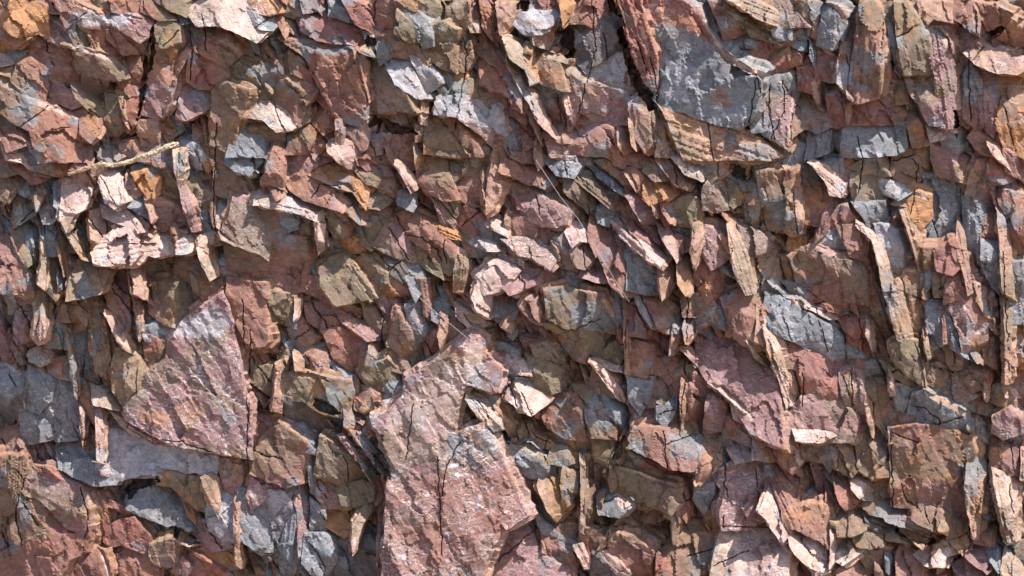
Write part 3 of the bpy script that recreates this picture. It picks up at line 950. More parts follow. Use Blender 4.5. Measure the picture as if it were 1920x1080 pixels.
S r f 40;75,0 80,0 82,16 77,14;upright pink splinter with a curved foot, upper centre
S b f 24;82,4 96,6 104,10 104,18 96,18 84,12
S o f 30;100,12 108,14 116,22 118,26 108,26 100,20
S b f 36;104,0 112,2 118,10 128,20 132,28 130,32 122,28 116,20 110,12;
+ w 1.3;112,2 120,8 129,18 133,26 132,30 126,20 118,12
L w u 44;112,0 128,2 136,12 140,20 140,25 130,20 120,8;crumpled pinkish white crest right of upper centre
S t f 32;128,0 168,0 164,10 156,22 150,26 144,22 138,12 130,4;smooth tan pink slab above a square dark notch
S o f 42;66,14 72,13 82,18 88,22 94,34 92,36 84,28 74,20;
S r f 46;82,18 90,20 100,26 103,30 100,42 96,36 90,26;red brown flake with a sunlit left seam
+ w 1.3;81,17 88,21 95,33 93,37 88,28
S y f 44;101,22 110,24 116,32 116,38 108,40 104,44 100,40;bright orange knob of rock, right of centre
S g u 38;60,16 68,14 74,22 82,30 90,34 84,38 76,30 66,24
S o f 44;48,26 54,22 60,24 68,32 74,40 74,46 66,40 58,34;
+ w 1.3;53,22 62,24 70,32 76,40 76,46 70,36
S o f 40;40,26 46,26 54,36 56,50 50,44 42,36
S b f 34;0,12 12,13 24,20 32,26 24,32 10,26 0,20;
S o f 30;0,20 12,24 28,32 38,40 42,48 30,46 16,36 0,34
S p u 38;0,36 20,39 34,46 40,50 38,58 28,60 12,56 0,52;pale mauve ribbed slab just right of centre
+ w 1.1;4,56 12,55 24,59 36,60 34,63 22,63
S b f 30;0,52 10,57 18,60 16,70 0,70;
S b f 28;19,59 26,62 26,72 16,72
S p f 46;88,40 98,40 104,46 109,58 104,60 98,58 94,50;mauve diamond plate among orange chips
P w r 54;104,44 108,50 109,56 106,54
S r f 40;106,44 112,38 117,40 119,52 116,60 110,54;
S o f 44;120,42 132,40 141,44 142,56 140,63 132,60 126,58 120,50;round olive and orange plate with a fine curled rim
+ w 1.3;120,57 128,57 140,62 136,64 126,62
S p f 34;144,34 150,26 157,34 160,48 152,50 145,48;mauve shield shaped slab right of the round olive plate
+ w 1.3;149,26 154,29 160,38 169,50 166,52 160,46
S g f 34;134,34 142,32 143,44 138,42 134,38
B o f 36;160,32 170,34 172,42 166,46 160,40
S t u 40;148,50 156,54 164,58 168,70 174,82 174,90 166,84 158,70 150,64 146,58;
S w r 46;162,62 168,70 174,84 180,108 176,108 168,94 166,82;
S p f 34;146,64 158,70 161,84 150,92 144,82;
S g f 34;144,74 150,78 150,88 162,90 168,100 158,96 150,90 145,82;
S k d 30;164,10 174,16 176,24 172,28 162,22;square dark notch block with bright sunlit top
+ w 1.5;166,6 172,8 179,10 180,14 176,16 170,14
+ y 1.5;176,16 180,12 178,24 174,26
S b f 24;160,18 172,28 176,34 166,32 158,26
B g u 40;182,10 190,12 196,18 194,24 184,18;
S b f 34;176,30 188,32 196,36 196,60 178,60 176,46;
S p f 36;172,62 184,66 194,76 184,82 176,88 174,76;
S t f 30;176,88 190,78 196,84 196,104 184,108 176,96
S g f 32;66,48 74,42 76,48 72,60 66,58
S b f 40;64,66 72,60 78,66 82,78 88,86 90,96 84,106 76,104 70,92 65,80;elongated brown slab crossed by the long silk thread
+ w 1.3;82,78 88,84 90,94 88,96 86,88
S g f 36;76,60 88,66 100,80 110,90 110,106 100,108 88,104 88,88 82,78;grey olive slab below the long white grooved edge
L w u 52;75,54 80,54 90,66 104,76 113,86 110,90 98,82 86,72 78,62;long white grooved edge slanting right of centre
S b f 42;82,54 92,62 104,68 114,78 114,84 104,76 90,66
P w r 56;108,58 114,62 120,74 126,84 124,90 118,80 112,70;white jagged ridge right of the long grooved edge
S b f 36;94,58 108,60 114,70 118,78 108,72
S b f 32;120,64 132,70 136,78 128,80 122,74
S g d 24;122,62 136,66 136,76 126,70
P t r 58;136,62 142,60 144,74 140,86 136,92 134,80;
P t r 54;110,90 118,84 122,94 120,108 112,110;flaky orange tan splinters below the white jagged ridge
P t r 52;124,84 132,82 133,96 130,108 124,106
S r f 30;140,84 150,92 152,104 146,108 138,100
S g f 34;132,94 138,96 138,104 132,104
S o f 38;31,72 36,66 46,74 47,84 44,92 34,90 32,82;grey green cracked cube rock below the mauve ribbed slab
S o f 34;48,80 50,70 58,74 60,84 54,92 48,90;
S w u 42;42,66 48,58 56,66 60,74 50,70 46,74;pale lilac sunlit face below the mauve ribbed slab
S b f 40;60,60 64,62 64,76 62,82 58,70
L o u 34;0,72 14,72 30,76 33,84 28,92 16,84 6,82;crumbly pale rubble seam near the photo centre
S p u 36;6,86 18,88 22,92 16,106 4,108 0,104
S r f 34;22,94 32,96 30,108 18,110
S g f 36;30,92 44,94 52,100 50,104 40,100 32,96;
S p u 34;52,98 60,88 70,96 72,104 64,102
T 3 1
S g f 34;8,12 20,2 30,4 28,14 20,16 8,14;
S t u 46;2,18 14,15 24,17 22,20 10,23;cream topped lip above the tall ribbed column
S b f 36;0,22 16,22 13,40 12,60 6,64 0,62
P t r 56;14,22 24,18 27,30 27,56 25,66 18,68 13,64 13,44;tall rough tan column right of centre
S k f 34;28,18 38,20 43,28 36,30 28,28;dark slate block beside the top of the tan column
S b f 36;28,30 42,30 45,38 42,52 38,60 28,58
P w r 58;30,14 40,19 44,22 58,30 59,35 54,40 50,36 46,38 43,28;sunlit cream wedge above the brown leaning post
S m r 48;47,36 52,36 51,50 46,64 38,72 35,74 40,60 44,46;brown leaning post in shadow below the cream wedge
S r f 38;52,49 58,48 66,60 62,63 50,62 47,60;red triangular block right of the leaning post
P w r 54;60,48 66,58 76,67 82,70 90,88 96,104 98,110 86,110 82,86 78,72 66,62;long sweeping white rib in the right half
S b f 44;54,63 66,62 75,68 72,86 62,82 60,76;
S l f 40;40,66 52,64 60,66 60,80 50,80 40,74;lavender block under the red triangular block
S r f 44;73,70 78,73 84,90 84,110 74,110 72,88
S o f 34;64,24 70,22 82,22 88,28 90,36 84,44 66,42 63,34;orange and grey squarish face above the pale grey plates
S l u 44;80,23 88,28 100,33 104,36 98,40 88,36 84,30;bright grey pointed lip right of the squarish orange face
S y f 48;104,34 110,36 120,40 120,56 113,64 108,54 106,46 96,44;ochre pointed block, right part
+ w 1.2;104,33 110,36 118,37 122,40 119,42 110,38
S g f 36;66,45 86,45 88,54 86,62 80,66 74,56;
S l f 42;82,62 90,62 96,66 100,80 99,92 92,90 86,74;pale lilac translucent looking slab beside the sweeping rib
S b f 30;88,46 98,50 104,66 110,84 112,94 100,94 99,78
P t r 60;99,50 106,48 113,68 116,86 118,94 113,95 108,74;upright cream rib with a grey cap, right part
S l f 26;62,0 82,0 84,6 76,8 64,10 56,8;
S o f 36;62,18 72,13 84,12 88,22 74,21;grey lens shaped slab, upper right part
S g f 30;38,14 54,12 57,26 48,22;
B b r 30;56,14 62,12 66,22 62,33 58,26
S r f 38;96,2 104,4 112,6 113,26 106,30 96,28 94,18;wine red block with a glossy blue streak
S b f 36;112,0 122,0 125,10 118,16 113,12
S p f 40;124,0 144,0 144,9 152,12 156,17 150,28 136,26 128,22 124,10;large smooth mauve face at right, above the frosted grey band
S g f 32;118,24 134,24 148,28 146,44 142,60 142,78 124,80 114,76 114,64 120,56 121,34;frosted dark grey face at the right
S p f 38;158,14 162,14 168,28 170,44 166,52 158,46 150,38 154,22;crimson mauve block left of the long curved pale rib
+ w 1.2;150,38 158,46 168,51 166,53 156,48 148,41
P t r 60;160,14 165,18 170,32 178,52 182,80 184,110 176,110 174,80 172,52 166,30;very long curved pale rib near the right margin
S g f 34;148,42 158,46 162,54 158,62 160,80 156,96 150,94 148,66;
S g u 38;162,74 170,76 174,80 174,108 166,100 161,88;
S b f 34;158,52 172,54 174,78 164,72 158,64
P t r 56;142,52 146,62 150,90 158,110 150,112 146,96 141,80;slim bright rib left of the long curved rib
S r f 38;126,82 140,74 145,90 138,96 128,94;
S b f 32;116,80 128,80 127,92 118,92
S b f 40;94,95 112,95 114,104 116,112 104,112 98,104;
+ w 1.6;92,93 112,94 124,94 138,96 136,98 114,96 94,96
S g f 36;114,96 122,96 124,104 116,108
S o f 38;125,98 136,98 136,108 126,108
S b f 44;136,98 146,92 152,108 150,112 134,112
P w u 56;164,0 170,2 178,14 182,20 174,14 168,8
S r f 32;152,8 168,10 180,18 180,26 170,28 162,14;
S b f 34;178,6 186,10 188,24 180,20
S r f 30;180,50 196,44 196,84 184,86 181,70;
S b f 30;172,34 192,40 190,48 178,50 174,42
S g f 28;184,90 196,90 196,112 184,112
S o f 44;24,82 34,76 48,82 66,86 72,96 73,112 44,112 28,94;broad brown slab with bright bumpy upper edge, right of centre
+ w 1.3;32,75 48,79 60,83 70,88 72,96 66,88 48,84 36,79
S b d 40;12,86 20,84 30,96 40,110 24,110 14,96
B y f 40;18,66 27,70 26,80 18,88 16,76
S p f 34;0,32 12,32 12,52 0,50
T 0 2
S p f 34;4,0 24,0 25,10 18,11 8,10
S o d 26;8,12 24,10 18,18 8,18
S p f 34;14,18 26,10 28,22 24,38 14,40 12,30;lilac block at the left margin under the forked rib
P w r 48;28,0 34,2 35,16 33,38 28,40 25,36 26,20;
S g f 30;40,28 48,30 53,38 50,44 40,46 36,42;dark oval topped block between pale ribs, left
P t r 46;42,26 50,30 54,46 58,60 58,80 54,70 53,50 50,36
S b f 30;44,24 48,14 62,16 63,24 52,24
S p f 30;54,26 64,24 62,34 54,34
S g f 26;54,38 62,36 64,46 60,58 56,48
S g u 40;0,57 12,62 20,66 16,76 8,80 0,78;smooth grey dark slab at the left margin, lower half
+ w 1.4;0,54 12,58 24,55 24,58 20,67 10,62
S k d 16;0,78 8,80 16,76 17,90 10,96 6,108 0,100
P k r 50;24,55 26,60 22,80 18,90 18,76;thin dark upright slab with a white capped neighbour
S g f 40;24,60 34,62 40,70 36,84 28,92 20,88;
+ w 1.4;26,54 31,53 35,57 41,69 37,70 28,60
B w u 56;26,55 30,52 34,55 30,57;white rounded cap stone at the lower left
S r f 30;36,56 52,52 56,68 44,66 38,62
S g f 28;36,70 54,66 58,80 58,96 48,92 36,96
P t r 44;52,50 57,52 58,84 56,80 54,66
S p f 34;62,0 66,14 64,26 60,20 50,10
P t r 50;66,8 78,0 80,20 82,50 86,66 80,66 74,62 70,50 68,30;tall cream rib with cracked flank, left part
S k f 30;64,28 70,44 74,62 72,68 66,66 64,46
P w r 52;78,19 86,26 92,34 96,44 100,50 92,46 88,40 82,28;bright curling strip above the dotted tan wedge
S b f 28;82,0 94,0 96,20 96,36 90,30 84,20
P t r 44;98,0 104,10 106,28 104,40 102,20
S m f 12;94,20 106,40 112,56 106,62 102,52 96,42
S o f 22;112,0 146,0 144,8 138,20 132,28 124,26 114,18
S g f 20;112,26 132,28 128,36 120,42 112,34
S t f 48;88,46 94,44 102,54 106,60 104,78 98,82 92,86 86,76 85,60;dotted tan pointed wedge left of the triangular purple slab
S t r 44;106,60 110,52 116,62 112,70 104,78
S r r 40;110,36 120,42 132,34 128,50 122,60 114,60 110,50
S r r 46;136,22 150,8 166,2 172,10 168,8 152,16 140,28 128,52 122,60 118,60 126,46
S p f 54;166,7 170,14 174,32 178,50 181,76 186,90 187,126 176,124 130,116 96,98 94,90 104,80 112,66 126,54 128,42 140,24;huge triangular purple slab with pale crusty scales
S b f 46;172,0 192,0 196,40 190,42 180,44 175,30 171,14
S b r 30;180,44 192,42 196,58 184,56
S w u 48;70,74 78,78 86,84 88,90 78,88 72,86;
P w r 54;70,72 74,80 77,100 77,132 73,130 72,100;pale twig like rib standing on the grey rock, lower left
L w u 52;80,88 86,90 96,100 112,104 126,108 120,110 100,108 90,100;bright pink curved edge at the foot of the triangular purple slab
S r f 36;62,70 70,76 72,90 70,100 64,92 60,80
S g f 34;42,92 52,84 60,90 60,108 44,108
P w r 48;60,88 65,92 63,104 62,120 60,104
S k f 34;78,90 86,94 100,106 100,112 78,112
S g f 30;16,92 32,92 42,100 40,112 18,112;
B g u 34;100,28 112,30 118,40 110,38
T 1 2
S o f 34;0,0 16,2 28,8 28,28 16,24 4,14
S r f 32;0,18 12,22 16,34 16,46 6,44 0,40;
P w r 44;29,8 32,10 31,22 28,25
S b f 30;38,14 56,10 62,22 64,30 56,34 46,28 40,24
S p u 52;56,10 60,8 70,16 80,24 93,36 92,38 84,38 76,32 66,26;slender pinkish plate leaning down right in the centre left
S r f 36;52,34 62,32 72,34 84,42 86,46 80,58 72,60 60,52;brick red block under the slender pinkish plate
P t r 50;85,38 94,37 94,44 90,58 84,62 80,66 84,50;chipped flaky end of the slender pinkish plate
S b f 30;38,0 60,0 76,10 82,18 78,20 64,12 50,8
S o f 36;82,16 90,16 102,18 100,34 94,38 84,26
S p f 44;86,0 94,2 106,12 110,15 104,16 100,18 92,12
P r r 52;103,14 110,15 108,28 104,38 100,42 100,28;purple upright post with white flecks, left of centre
S o f 38;106,20 112,30 118,42 121,54 112,52 104,44 100,42
S g f 40;114,14 124,12 127,24 126,36 120,42 116,30;glossy blue grey blade in the centre
+ w 1.1;115,20 120,22 127,22 126,26 120,24
P b r 46;122,0 130,0 132,14 130,24 126,20 124,8
S r f 38;127,26 134,28 138,34 136,48 130,52 127,40
P t r 50;140,18 144,24 142,36 138,46 136,36
S g u 38;132,12 140,8 144,14 142,20 134,20;
P g u 46;131,16 140,24 138,29 132,24;
L w u 44;150,12 156,18 166,22 174,26 166,30 160,28 152,20;
S b f 34;144,24 156,28 160,34 152,44 146,48 140,40
S g f 34;182,8 190,2 196,10 190,22 182,24 178,20
P w r 52;164,0 174,0 178,8 174,22 166,18 162,8;
S o f 26;104,44 112,50 122,56 118,62 108,62 98,58 92,52
S o f 36;92,56 98,56 108,64 104,66 98,76 96,80 88,76 80,66 84,60;rounded olive hollow rock in the centre left
B g f 30;98,76 104,66 108,72 102,78
S g f 52;45,38 50,42 62,54 70,62 74,70 68,68 58,58 50,48;thin grey blade slanting down right beside the brick red block
S b f 38;26,30 34,26 42,34 46,38 40,46 32,44 27,42;
S p f 36;38,52 42,48 52,50 53,64 44,62;
B g f 34;41,44 50,44 50,49 44,48
S b f 34;0,20 8,22 16,38 14,46 4,40
S g f 38;28,46 40,48 38,58 34,64 30,56
S o f 30;18,38 26,40 28,52 22,50
P t r 56;15,60 22,54 24,52 25,60 22,64 21,80 19,94 12,92 14,78;tall brown weathered post left of the olive overhang
P w r 50;28,48 36,54 35,62 30,62
S o f 50;22,66 36,64 56,70 70,72 71,78 68,92 64,96 50,92 36,84 24,82;large olive slab with bright upper lip, lower left of centre
+ w 1.5;22,63 34,63 48,66 56,70 36,67 24,66
S k d 10;20,82 34,88 50,94 62,98 60,108 44,106 24,96
S p u 52;4,94 12,94 26,100 38,106 48,113 36,112 20,104 6,98;smooth lilac plate sticking out at the lower left
S o f 30;0,60 10,60 14,70 12,80 4,70
S r f 36;3,96 12,98 18,104 14,112 2,112
P y r 52;66,90 72,88 74,100 72,108 66,106;small orange broken post below the olive overhang
S r f 46;76,80 84,74 89,80 86,84 80,92 76,90;
+ w 1.4;72,72 80,72 88,78 90,82 84,77 77,78
S l u 44;84,88 96,78 112,74 114,82 102,88 92,98 84,104 80,100
S b r 40;98,84 106,76 114,74 104,88 92,104 82,110 84,100
S p u 58;113,70 130,60 146,46 162,36 169,40 169,48 182,62 178,76 156,70 150,88 146,112 170,110 180,122 196,156 196,170 182,182 170,206 166,226 96,226 98,188 100,148 104,136 96,120 88,104 98,96 112,82;huge blazing pale crusty slab rising to a point at the bottom centre
P b r 62;121,86 125,96 127,108 128,116 117,116 118,100;dark leaning spike in front of the blazing pale slab
S o f 36;170,36 176,34 178,44 174,50 170,46
S o f 30;154,74 166,74 178,82 180,94 166,92 156,84;
P w u 50;156,82 166,84 176,94 186,104 178,104 166,96;
S o f 38;150,92 156,94 166,108 160,114 148,112
S p u 44;184,66 190,70 192,80 186,76;
S r f 34;176,50 184,50 188,58 184,62 176,56
S g f 30;180,40 190,48 190,52 182,50
P t r 52;178,88 186,94 194,108 190,110 182,98
P t r 48;188,20 192,16 194,26 190,34 184,30

T 2 2
P t r 54;10,8 20,2 26,0 24,12 20,26 14,24 8,16 4,28 6,14;flaky tan splinter pair left of the blue oval patch
S o f 42;26,4 40,0 56,4 68,6 74,18 78,26 76,32 64,30 48,30 40,28 28,22;rounded olive slab holding the blue oval patch
+ w 1.2;68,8 72,14 79,23 79,26 74,22 70,18
S o d 36;20,26 30,28 44,30 58,34 74,30 70,42 66,54 58,50 54,40 40,34;
S g f 34;70,6 82,4 84,20 83,32 78,24 74,14
P t r 52;83,0 86,4 87,20 85,40 89,60 88,78 85,60 84,30;thin rusty upright vein splitting the centre right
S r f 30;87,14 94,10 98,24 106,32 100,36 88,34;deep red recessed face under a lilac plate
P l r 52;90,4 94,4 102,18 107,30 105,30 98,20;slim lilac plate over the deep red recess
S b f 38;96,4 106,2 114,8 124,16 124,26 118,32 110,28 104,16;
S b f 42;85,40 92,40 104,44 106,54 104,62 96,64 90,62 86,50;rounded brown block with fine lines, right of centre
S o f 38;70,48 78,42 84,50 85,58 76,56 68,54
P t r 50;122,22 128,8 128,30 124,44 118,50 118,40
P t r 50;131,20 136,22 134,34 130,42 128,30;
S b f 34;127,0 136,0 136,20 130,20
S p f 30;138,4 150,0 164,0 158,8 150,14 148,24 140,30 138,18
S g f 38;150,12 156,12 162,28 160,30 150,26;
S b f 42;158,8 174,4 184,6 188,20 190,40 184,46 176,42 164,34 164,24;
S p u 46;139,34 148,30 162,34 176,42 184,60 196,62 196,110 180,104 166,82 148,70 140,56;large smooth rosy slab right of the round brown block
+ w 1.4;146,70 158,74 168,82 182,98 180,104 170,90 156,78
S b f 40;34,34 42,32 50,38 54,44 54,54 48,52 40,42;brown hooded block below the olive slab with blue patch
S o f 42;16,44 26,42 34,50 38,56 37,62 28,58 20,56
S o f 38;13,52 22,56 36,62 34,76 22,80 16,70
+ m 1.5;37,58 50,54 48,66 42,76 36,76
S g f 36;0,60 10,62 18,74 20,82 10,74 0,70
S b f 32;8,36 20,34 32,40 38,46 26,44 10,42;
L w u 46;0,50 12,58 12,64 4,62
S w u 54;0,70 10,78 20,82 24,86 14,94 8,90 0,82;white pointed shard tipped pale blue, lower centre right
S r f 44;28,74 40,78 48,86 48,94 54,108 40,112 28,104 24,94;maroon rock with pale veins, lower centre right
+ w 1.2;28,73 36,74 48,84 46,88 38,80
S g f 46;62,76 74,82 84,92 83,104 74,96 66,88;curved blue grey slab below the white topped flakes
S o f 40;44,72 52,74 62,76 66,88 56,92 48,88
S b f 42;56,92 70,92 78,100 76,112 60,112;
P w r 52;58,56 66,58 74,68 86,82 88,88 80,84 70,72 62,62;
S o f 36;62,62 68,66 76,76 84,84 72,80 58,74
F w u 54;62,56 76,57 85,58 84,62 74,60
S g f 36;88,66 104,68 102,80 96,92 90,84;small grey cube under a curved white lip
+ w 1.5;89,63 98,65 106,66 104,69 90,67
S o f 36;104,66 120,72 122,78 112,88 100,88
S g f 46;110,90 124,76 122,90 114,102 110,98;slanting blue dark blade, lower centre right
+ o 1.4;108,86 120,74 124,76 114,88
S p u 36;94,92 102,86 110,92 114,104 108,112 92,112;
S r f 36;122,70 128,68 128,88 126,98 116,98 122,86
P t r 54;127,68 131,72 129,98 127,106 126,84
S b f 42;130,74 136,74 138,82 142,84 140,106 128,106;
+ w 1.5;136,80 148,84 147,86 138,84
P w u 46;126,46 132,47 140,54 140,60 134,54
S b f 34;110,54 122,52 122,66 118,70 110,62;
S o u 36;122,54 130,56 132,66 124,68
B t u 40;134,60 142,58 142,66 136,66
S b f 40;138,66 146,70 148,82 138,80
S g f 36;148,72 160,76 162,82 152,82
S p f 38;148,82 158,86 160,94 156,106 146,104 146,92
P w u 50;164,86 172,90 180,102 174,104 166,98
S r f 40;162,98 180,104 180,112 164,108
F o u 44;157,98 166,102 174,110 160,110
P w r 50;176,40 186,52 192,60 190,64 182,52;
P t r 56;184,6 190,14 194,40 192,52 188,40
T 3 2
S g f 40;0,6 16,10 28,20 42,28 54,36 56,54 44,50 30,44 14,36 0,28;
+ w 1.4;4,0 18,6 30,12 50,20 60,20 75,24 75,28 60,24 46,24 30,16 16,10
S r f 36;12,0 32,0 44,12 50,18 30,12 20,6
S b f 34;34,0 56,0 64,18 54,18 46,10
S b f 32;58,0 74,0 78,22 66,18
S r f 42;54,22 74,26 77,34 66,36 58,30;
P w r 56;73,22 76,26 78,46 77,50 74,36;
S r r 40;60,34 74,34 78,48 72,54 62,44;
P w r 60;85,0 98,0 104,20 108,40 104,42 98,40 94,28 90,12;pale grooved slab standing right of the white corner edge
S r f 48;76,0 86,0 92,26 96,38 86,28 80,20;
S r f 40;102,0 114,0 116,20 120,52 118,54 110,44 108,34 104,20;
P t r 50;115,10 118,22 122,52 120,54 117,40
S g f 34;118,10 130,10 132,24 134,40 124,44 121,32;dark blue recessed pane between long red ribs
S g f 40;132,12 138,16 146,38 148,50 138,44 134,30
P r r 46;130,10 132,14 134,42 132,42 131,26
S b f 50;138,2 152,4 158,12 163,28 162,56 156,54 148,48 144,30 138,16;big tan slab at the right with crusty white flecks
+ t 1.4;154,0 164,4 172,36 166,30 160,18
S b f 40;162,4 172,10 176,30 177,50 178,62 172,64 164,54 163,40 172,38;
S o f 36;163,28 168,30 172,40 163,42
P t r 62;176,0 183,0 182,40 181,72 178,72 178,40;straight pale rib running down the right margin
S g f 30;183,0 196,0 196,26 182,24;
S y u 28;182,26 196,26 196,60 182,56
S b f 30;182,62 196,60 196,92 184,90
P w r 56;0,28 6,40 12,60 20,80 22,86 14,90 8,70 0,46;large tan splinter slanting down, right of the rosy slab
P t r 52;12,90 20,86 20,98 16,108 13,104
P t r 54;0,66 7,76 6,96 2,110 0,110;
S r u 40;8,34 24,44 40,50 55,54 54,62 54,80 40,84 28,80 22,60 14,58;rust and violet mottled slab, right part
P t r 54;13,58 18,60 22,78 24,84 20,84 15,72
S p f 54;55,64 62,61 68,66 70,80 73,92 68,94 60,88 56,78;violet brown shield cracked down its middle
S p u 42;26,82 40,80 54,82 60,92 66,98 62,108 20,110 16,98;crumpled pink and violet rock below the cracked shield
B t u 48;56,86 64,94 66,98 58,98
S o f 52;94,44 104,40 110,42 114,56 117,74 112,70 100,60 96,54;rounded brown green headstone slab at the right
+ w 1.5;110,41 113,48 116,60 118,76 116,74
S g f 40;60,44 64,40 70,46 70,50 62,50;small grey rounded chip near the headstone slab
S b f 36;58,50 68,50 72,62 66,60
S g f 40;72,58 80,56 86,64 86,68 78,66;
S o f 42;76,68 88,70 90,80 84,86 78,82 75,76;
P w r 50;90,58 94,70 96,80 92,80 90,72
S b f 44;82,84 90,80 98,86 96,96 92,106 82,100
S o f 40;88,56 96,56 106,62 114,72 114,75 104,72 92,64;
+ w 1.4;90,55 98,58 108,64 114,70 112,72 104,66
S g f 48;94,74 104,74 112,78 108,92 104,94 98,90;dark grey block left of the long banded slab
+ w 1.5;93,72 102,72 112,75 112,78 104,75
S g f 52;110,80 116,78 124,82 140,90 156,98 162,104 162,114 130,108 106,96;long banded grey brown slab with pale upper rim, lower right
+ t 1.3;117,78 132,82 148,92 160,98 164,104 158,102 140,92 124,84
S b f 42;98,94 110,98 118,102 116,112 92,112
S g f 44;116,102 126,102 136,108 116,112
S b f 46;117,58 128,60 140,64 144,62 136,72 124,72 118,68;brown lens shaped slab with cream top, right part
+ w 1.4;117,57 126,55 136,60 145,62 140,64 128,61
S r f 36;126,44 134,42 146,50 150,58 140,60 126,54
S r f 42;144,64 150,62 163,66 163,74 154,76 148,70;
S p f 50;131,76 140,66 146,72 154,80 148,84 140,82 134,80;cracked mauve chip pile at the right
S g f 46;150,76 154,72 162,76 160,80 154,80
S b f 40;146,84 158,84 164,94 156,92
P t r 48;162,60 165,66 164,86 162,84
S o f 38;170,74 176,72 184,84 184,90 174,86 168,84
S p f 46;170,98 180,92 186,98 192,108 176,112 170,106;
S g u 42;180,92 192,90 196,100 190,100
B w u 46;176,72 184,76 186,80 180,80
B r f 30;186,78 196,74 196,88 186,88
P t r 50;70,70 74,78 78,100 78,108 74,96
B o f 36;74,82 82,88 82,106 78,104
T 0 3
S b u 36;0,0 14,0 16,14 10,18 4,16 0,10;
P r r 48;12,0 20,4 24,24 44,28 60,36 70,42 64,44 40,34 22,27 16,16;reddish brown twisting seam edge at the lower left
S b f 40;0,20 8,19 16,19 20,28 14,38 12,56 10,84 0,90;
S p u 46;14,38 22,28 40,32 58,40 62,46 66,58 64,76 50,70 40,58 28,48 20,46;smooth reddish brown face catching light, lower left
S r f 42;18,44 28,50 40,60 50,70 48,78 30,80 12,86 10,70 14,54;deep red brown face in shade, lower left corner area
S b f 38;60,42 72,46 78,56 80,66 76,78 66,78 64,60
S b f 54;0,92 16,84 28,79 46,78 66,78 64,88 50,94 44,108 40,114 0,114;broad brown slab with arched top along the lower left edge
S k f 30;60,84 76,79 82,84 76,88 60,90
S b f 56;48,96 60,90 72,87 78,92 82,104 82,112 44,112;brown boulder with white patches at the bottom left
+ w 1.3;73,86 78,90 82,100 84,110 81,110 78,98
S r f 44;70,76 90,68 100,66 112,80 114,92 104,88 92,82 84,84;
S b f 48;90,88 100,84 112,92 118,104 116,112 92,112 88,98
S o f 56;114,86 130,81 133,84 131,98 126,100 118,98 114,94;small dark cube rock with rounded rim, bottom left
+ t 1.5;130,81 134,84 132,98 131,98
S r d 20;134,82 146,88 160,100 170,108 140,110 136,98
B p f 46;134,94 140,96 142,102 138,108 132,104
S r u 40;112,70 130,72 138,80 126,80 116,84 110,78
F w u 52;131,73 138,78 145,82 142,84 132,81
S g u 26;98,48 108,42 124,42 138,46 144,58 146,70 140,74 124,68 108,62 96,56;domed blue grey boulder inside a rounded hollow
S o f 46;120,30 138,32 150,36 156,52 154,58 146,54 138,46 130,40 120,38;
S k f 14;90,50 96,38 112,34 122,38 104,44 97,52
S g u 36;44,0 60,0 62,16 70,26 88,30 86,38 70,38 60,34 46,26 44,14;
S l u 38;78,4 98,4 120,6 140,4 156,12 164,22 160,32 146,28 120,32 100,32 86,36 80,20;grey slab sprinkled with white flecks, lower left
S k f 30;61,0 72,6 74,20 68,22 62,14
S y u 48;142,8 152,8 162,16 166,22 154,16;orange lipped flap under the triangular purple slab
P w r 52;73,0 78,0 80,24 75,26
P w r 44;76,26 84,26 84,34 76,32
S p u 40;100,0 130,0 150,6 176,8 186,12 184,18 164,16 140,6 120,8;
S l f 36;156,60 160,40 176,36 180,50 176,84 166,78 158,72;white streaked grey rock left of the twig like stem
P t r 50;150,34 154,44 160,58 164,66 166,44 164,34 158,30;
P t r 58;175,56 179,44 181,20 183,22 181,48 178,80 180,100 177,98 175,76;long pale stem like rib at the lower left
S g f 34;180,44 196,44 196,88 190,88 180,80;
S p f 36;166,22 178,20 180,36 176,46 168,40
P r r 40;70,44 86,52 100,58 114,64 106,64 88,58 76,54;
P r r 44;134,82 150,88 168,102 182,112 170,112 156,100
S p f 34;142,70 156,66 166,74 172,86 160,88 148,82
S y f 26;150,88 174,86 178,100 172,104
T 1 3
S b f 38;0,12 16,2 36,8 40,16 36,26 34,36 22,40 8,34 0,30;
S g u 44;16,0 34,0 42,8 42,14 34,12 22,6
S p f 34;0,30 12,34 16,38 8,48 4,56 0,48
S l f 34;4,54 10,46 20,46 24,52 12,60 4,60;small white crusted wedge at the lower left of centre
S r u 36;12,38 30,40 24,48 12,46;
S k f 32;4,60 16,58 30,50 30,66 18,90 8,96 4,80
P g r 46;38,24 40,16 44,18 46,30 44,46 41,44
P p r 46;32,36 40,40 42,50 40,64 37,76 36,90 32,94 30,80 31,60 28,50;violet blue upright column at the bottom, left of centre
S g f 44;18,90 24,72 31,60 31,80 32,94 26,108 20,104;smooth blue grey blade at the bottom, left of centre
S g f 38;38,78 50,78 60,84 58,96 50,108 42,104 36,98;round pale grey knob at the bottom, left of centre
S o f 38;50,6 56,8 66,18 78,20 84,34 78,38 64,38 54,34 46,30 48,14;
+ w 1.4;53,6 58,8 64,16 66,18 58,16
S p f 36;46,36 56,36 62,44 62,56 52,56 46,46
S o f 38;62,42 80,38 88,42 86,50 78,54 66,54
S y u 20;50,58 62,58 80,60 74,72 66,78 54,70;orange red hollow in the lower left of centre
S g f 30;42,52 50,60 52,76 42,76
S k u 30;60,88 72,74 82,76 92,90 92,112 56,112 58,96
P w r 50;72,70 82,58 86,46 88,44 88,58 80,70 76,86 72,94
P p r 58;64,6 70,6 80,20 90,36 96,40 94,48 88,44 82,30 74,18;narrow lilac bar slanting toward the big crusty slab
P p r 62;70,2 78,0 86,8 100,24 104,28 100,34 92,30 86,20;broader lilac bar above the narrow lilac bar
S p u 48;192,72 200,66 214,94 232,104 236,118 166,118 172,96 182,78;
P r r 56;115,0 119,0 113,24 110,33 110,24
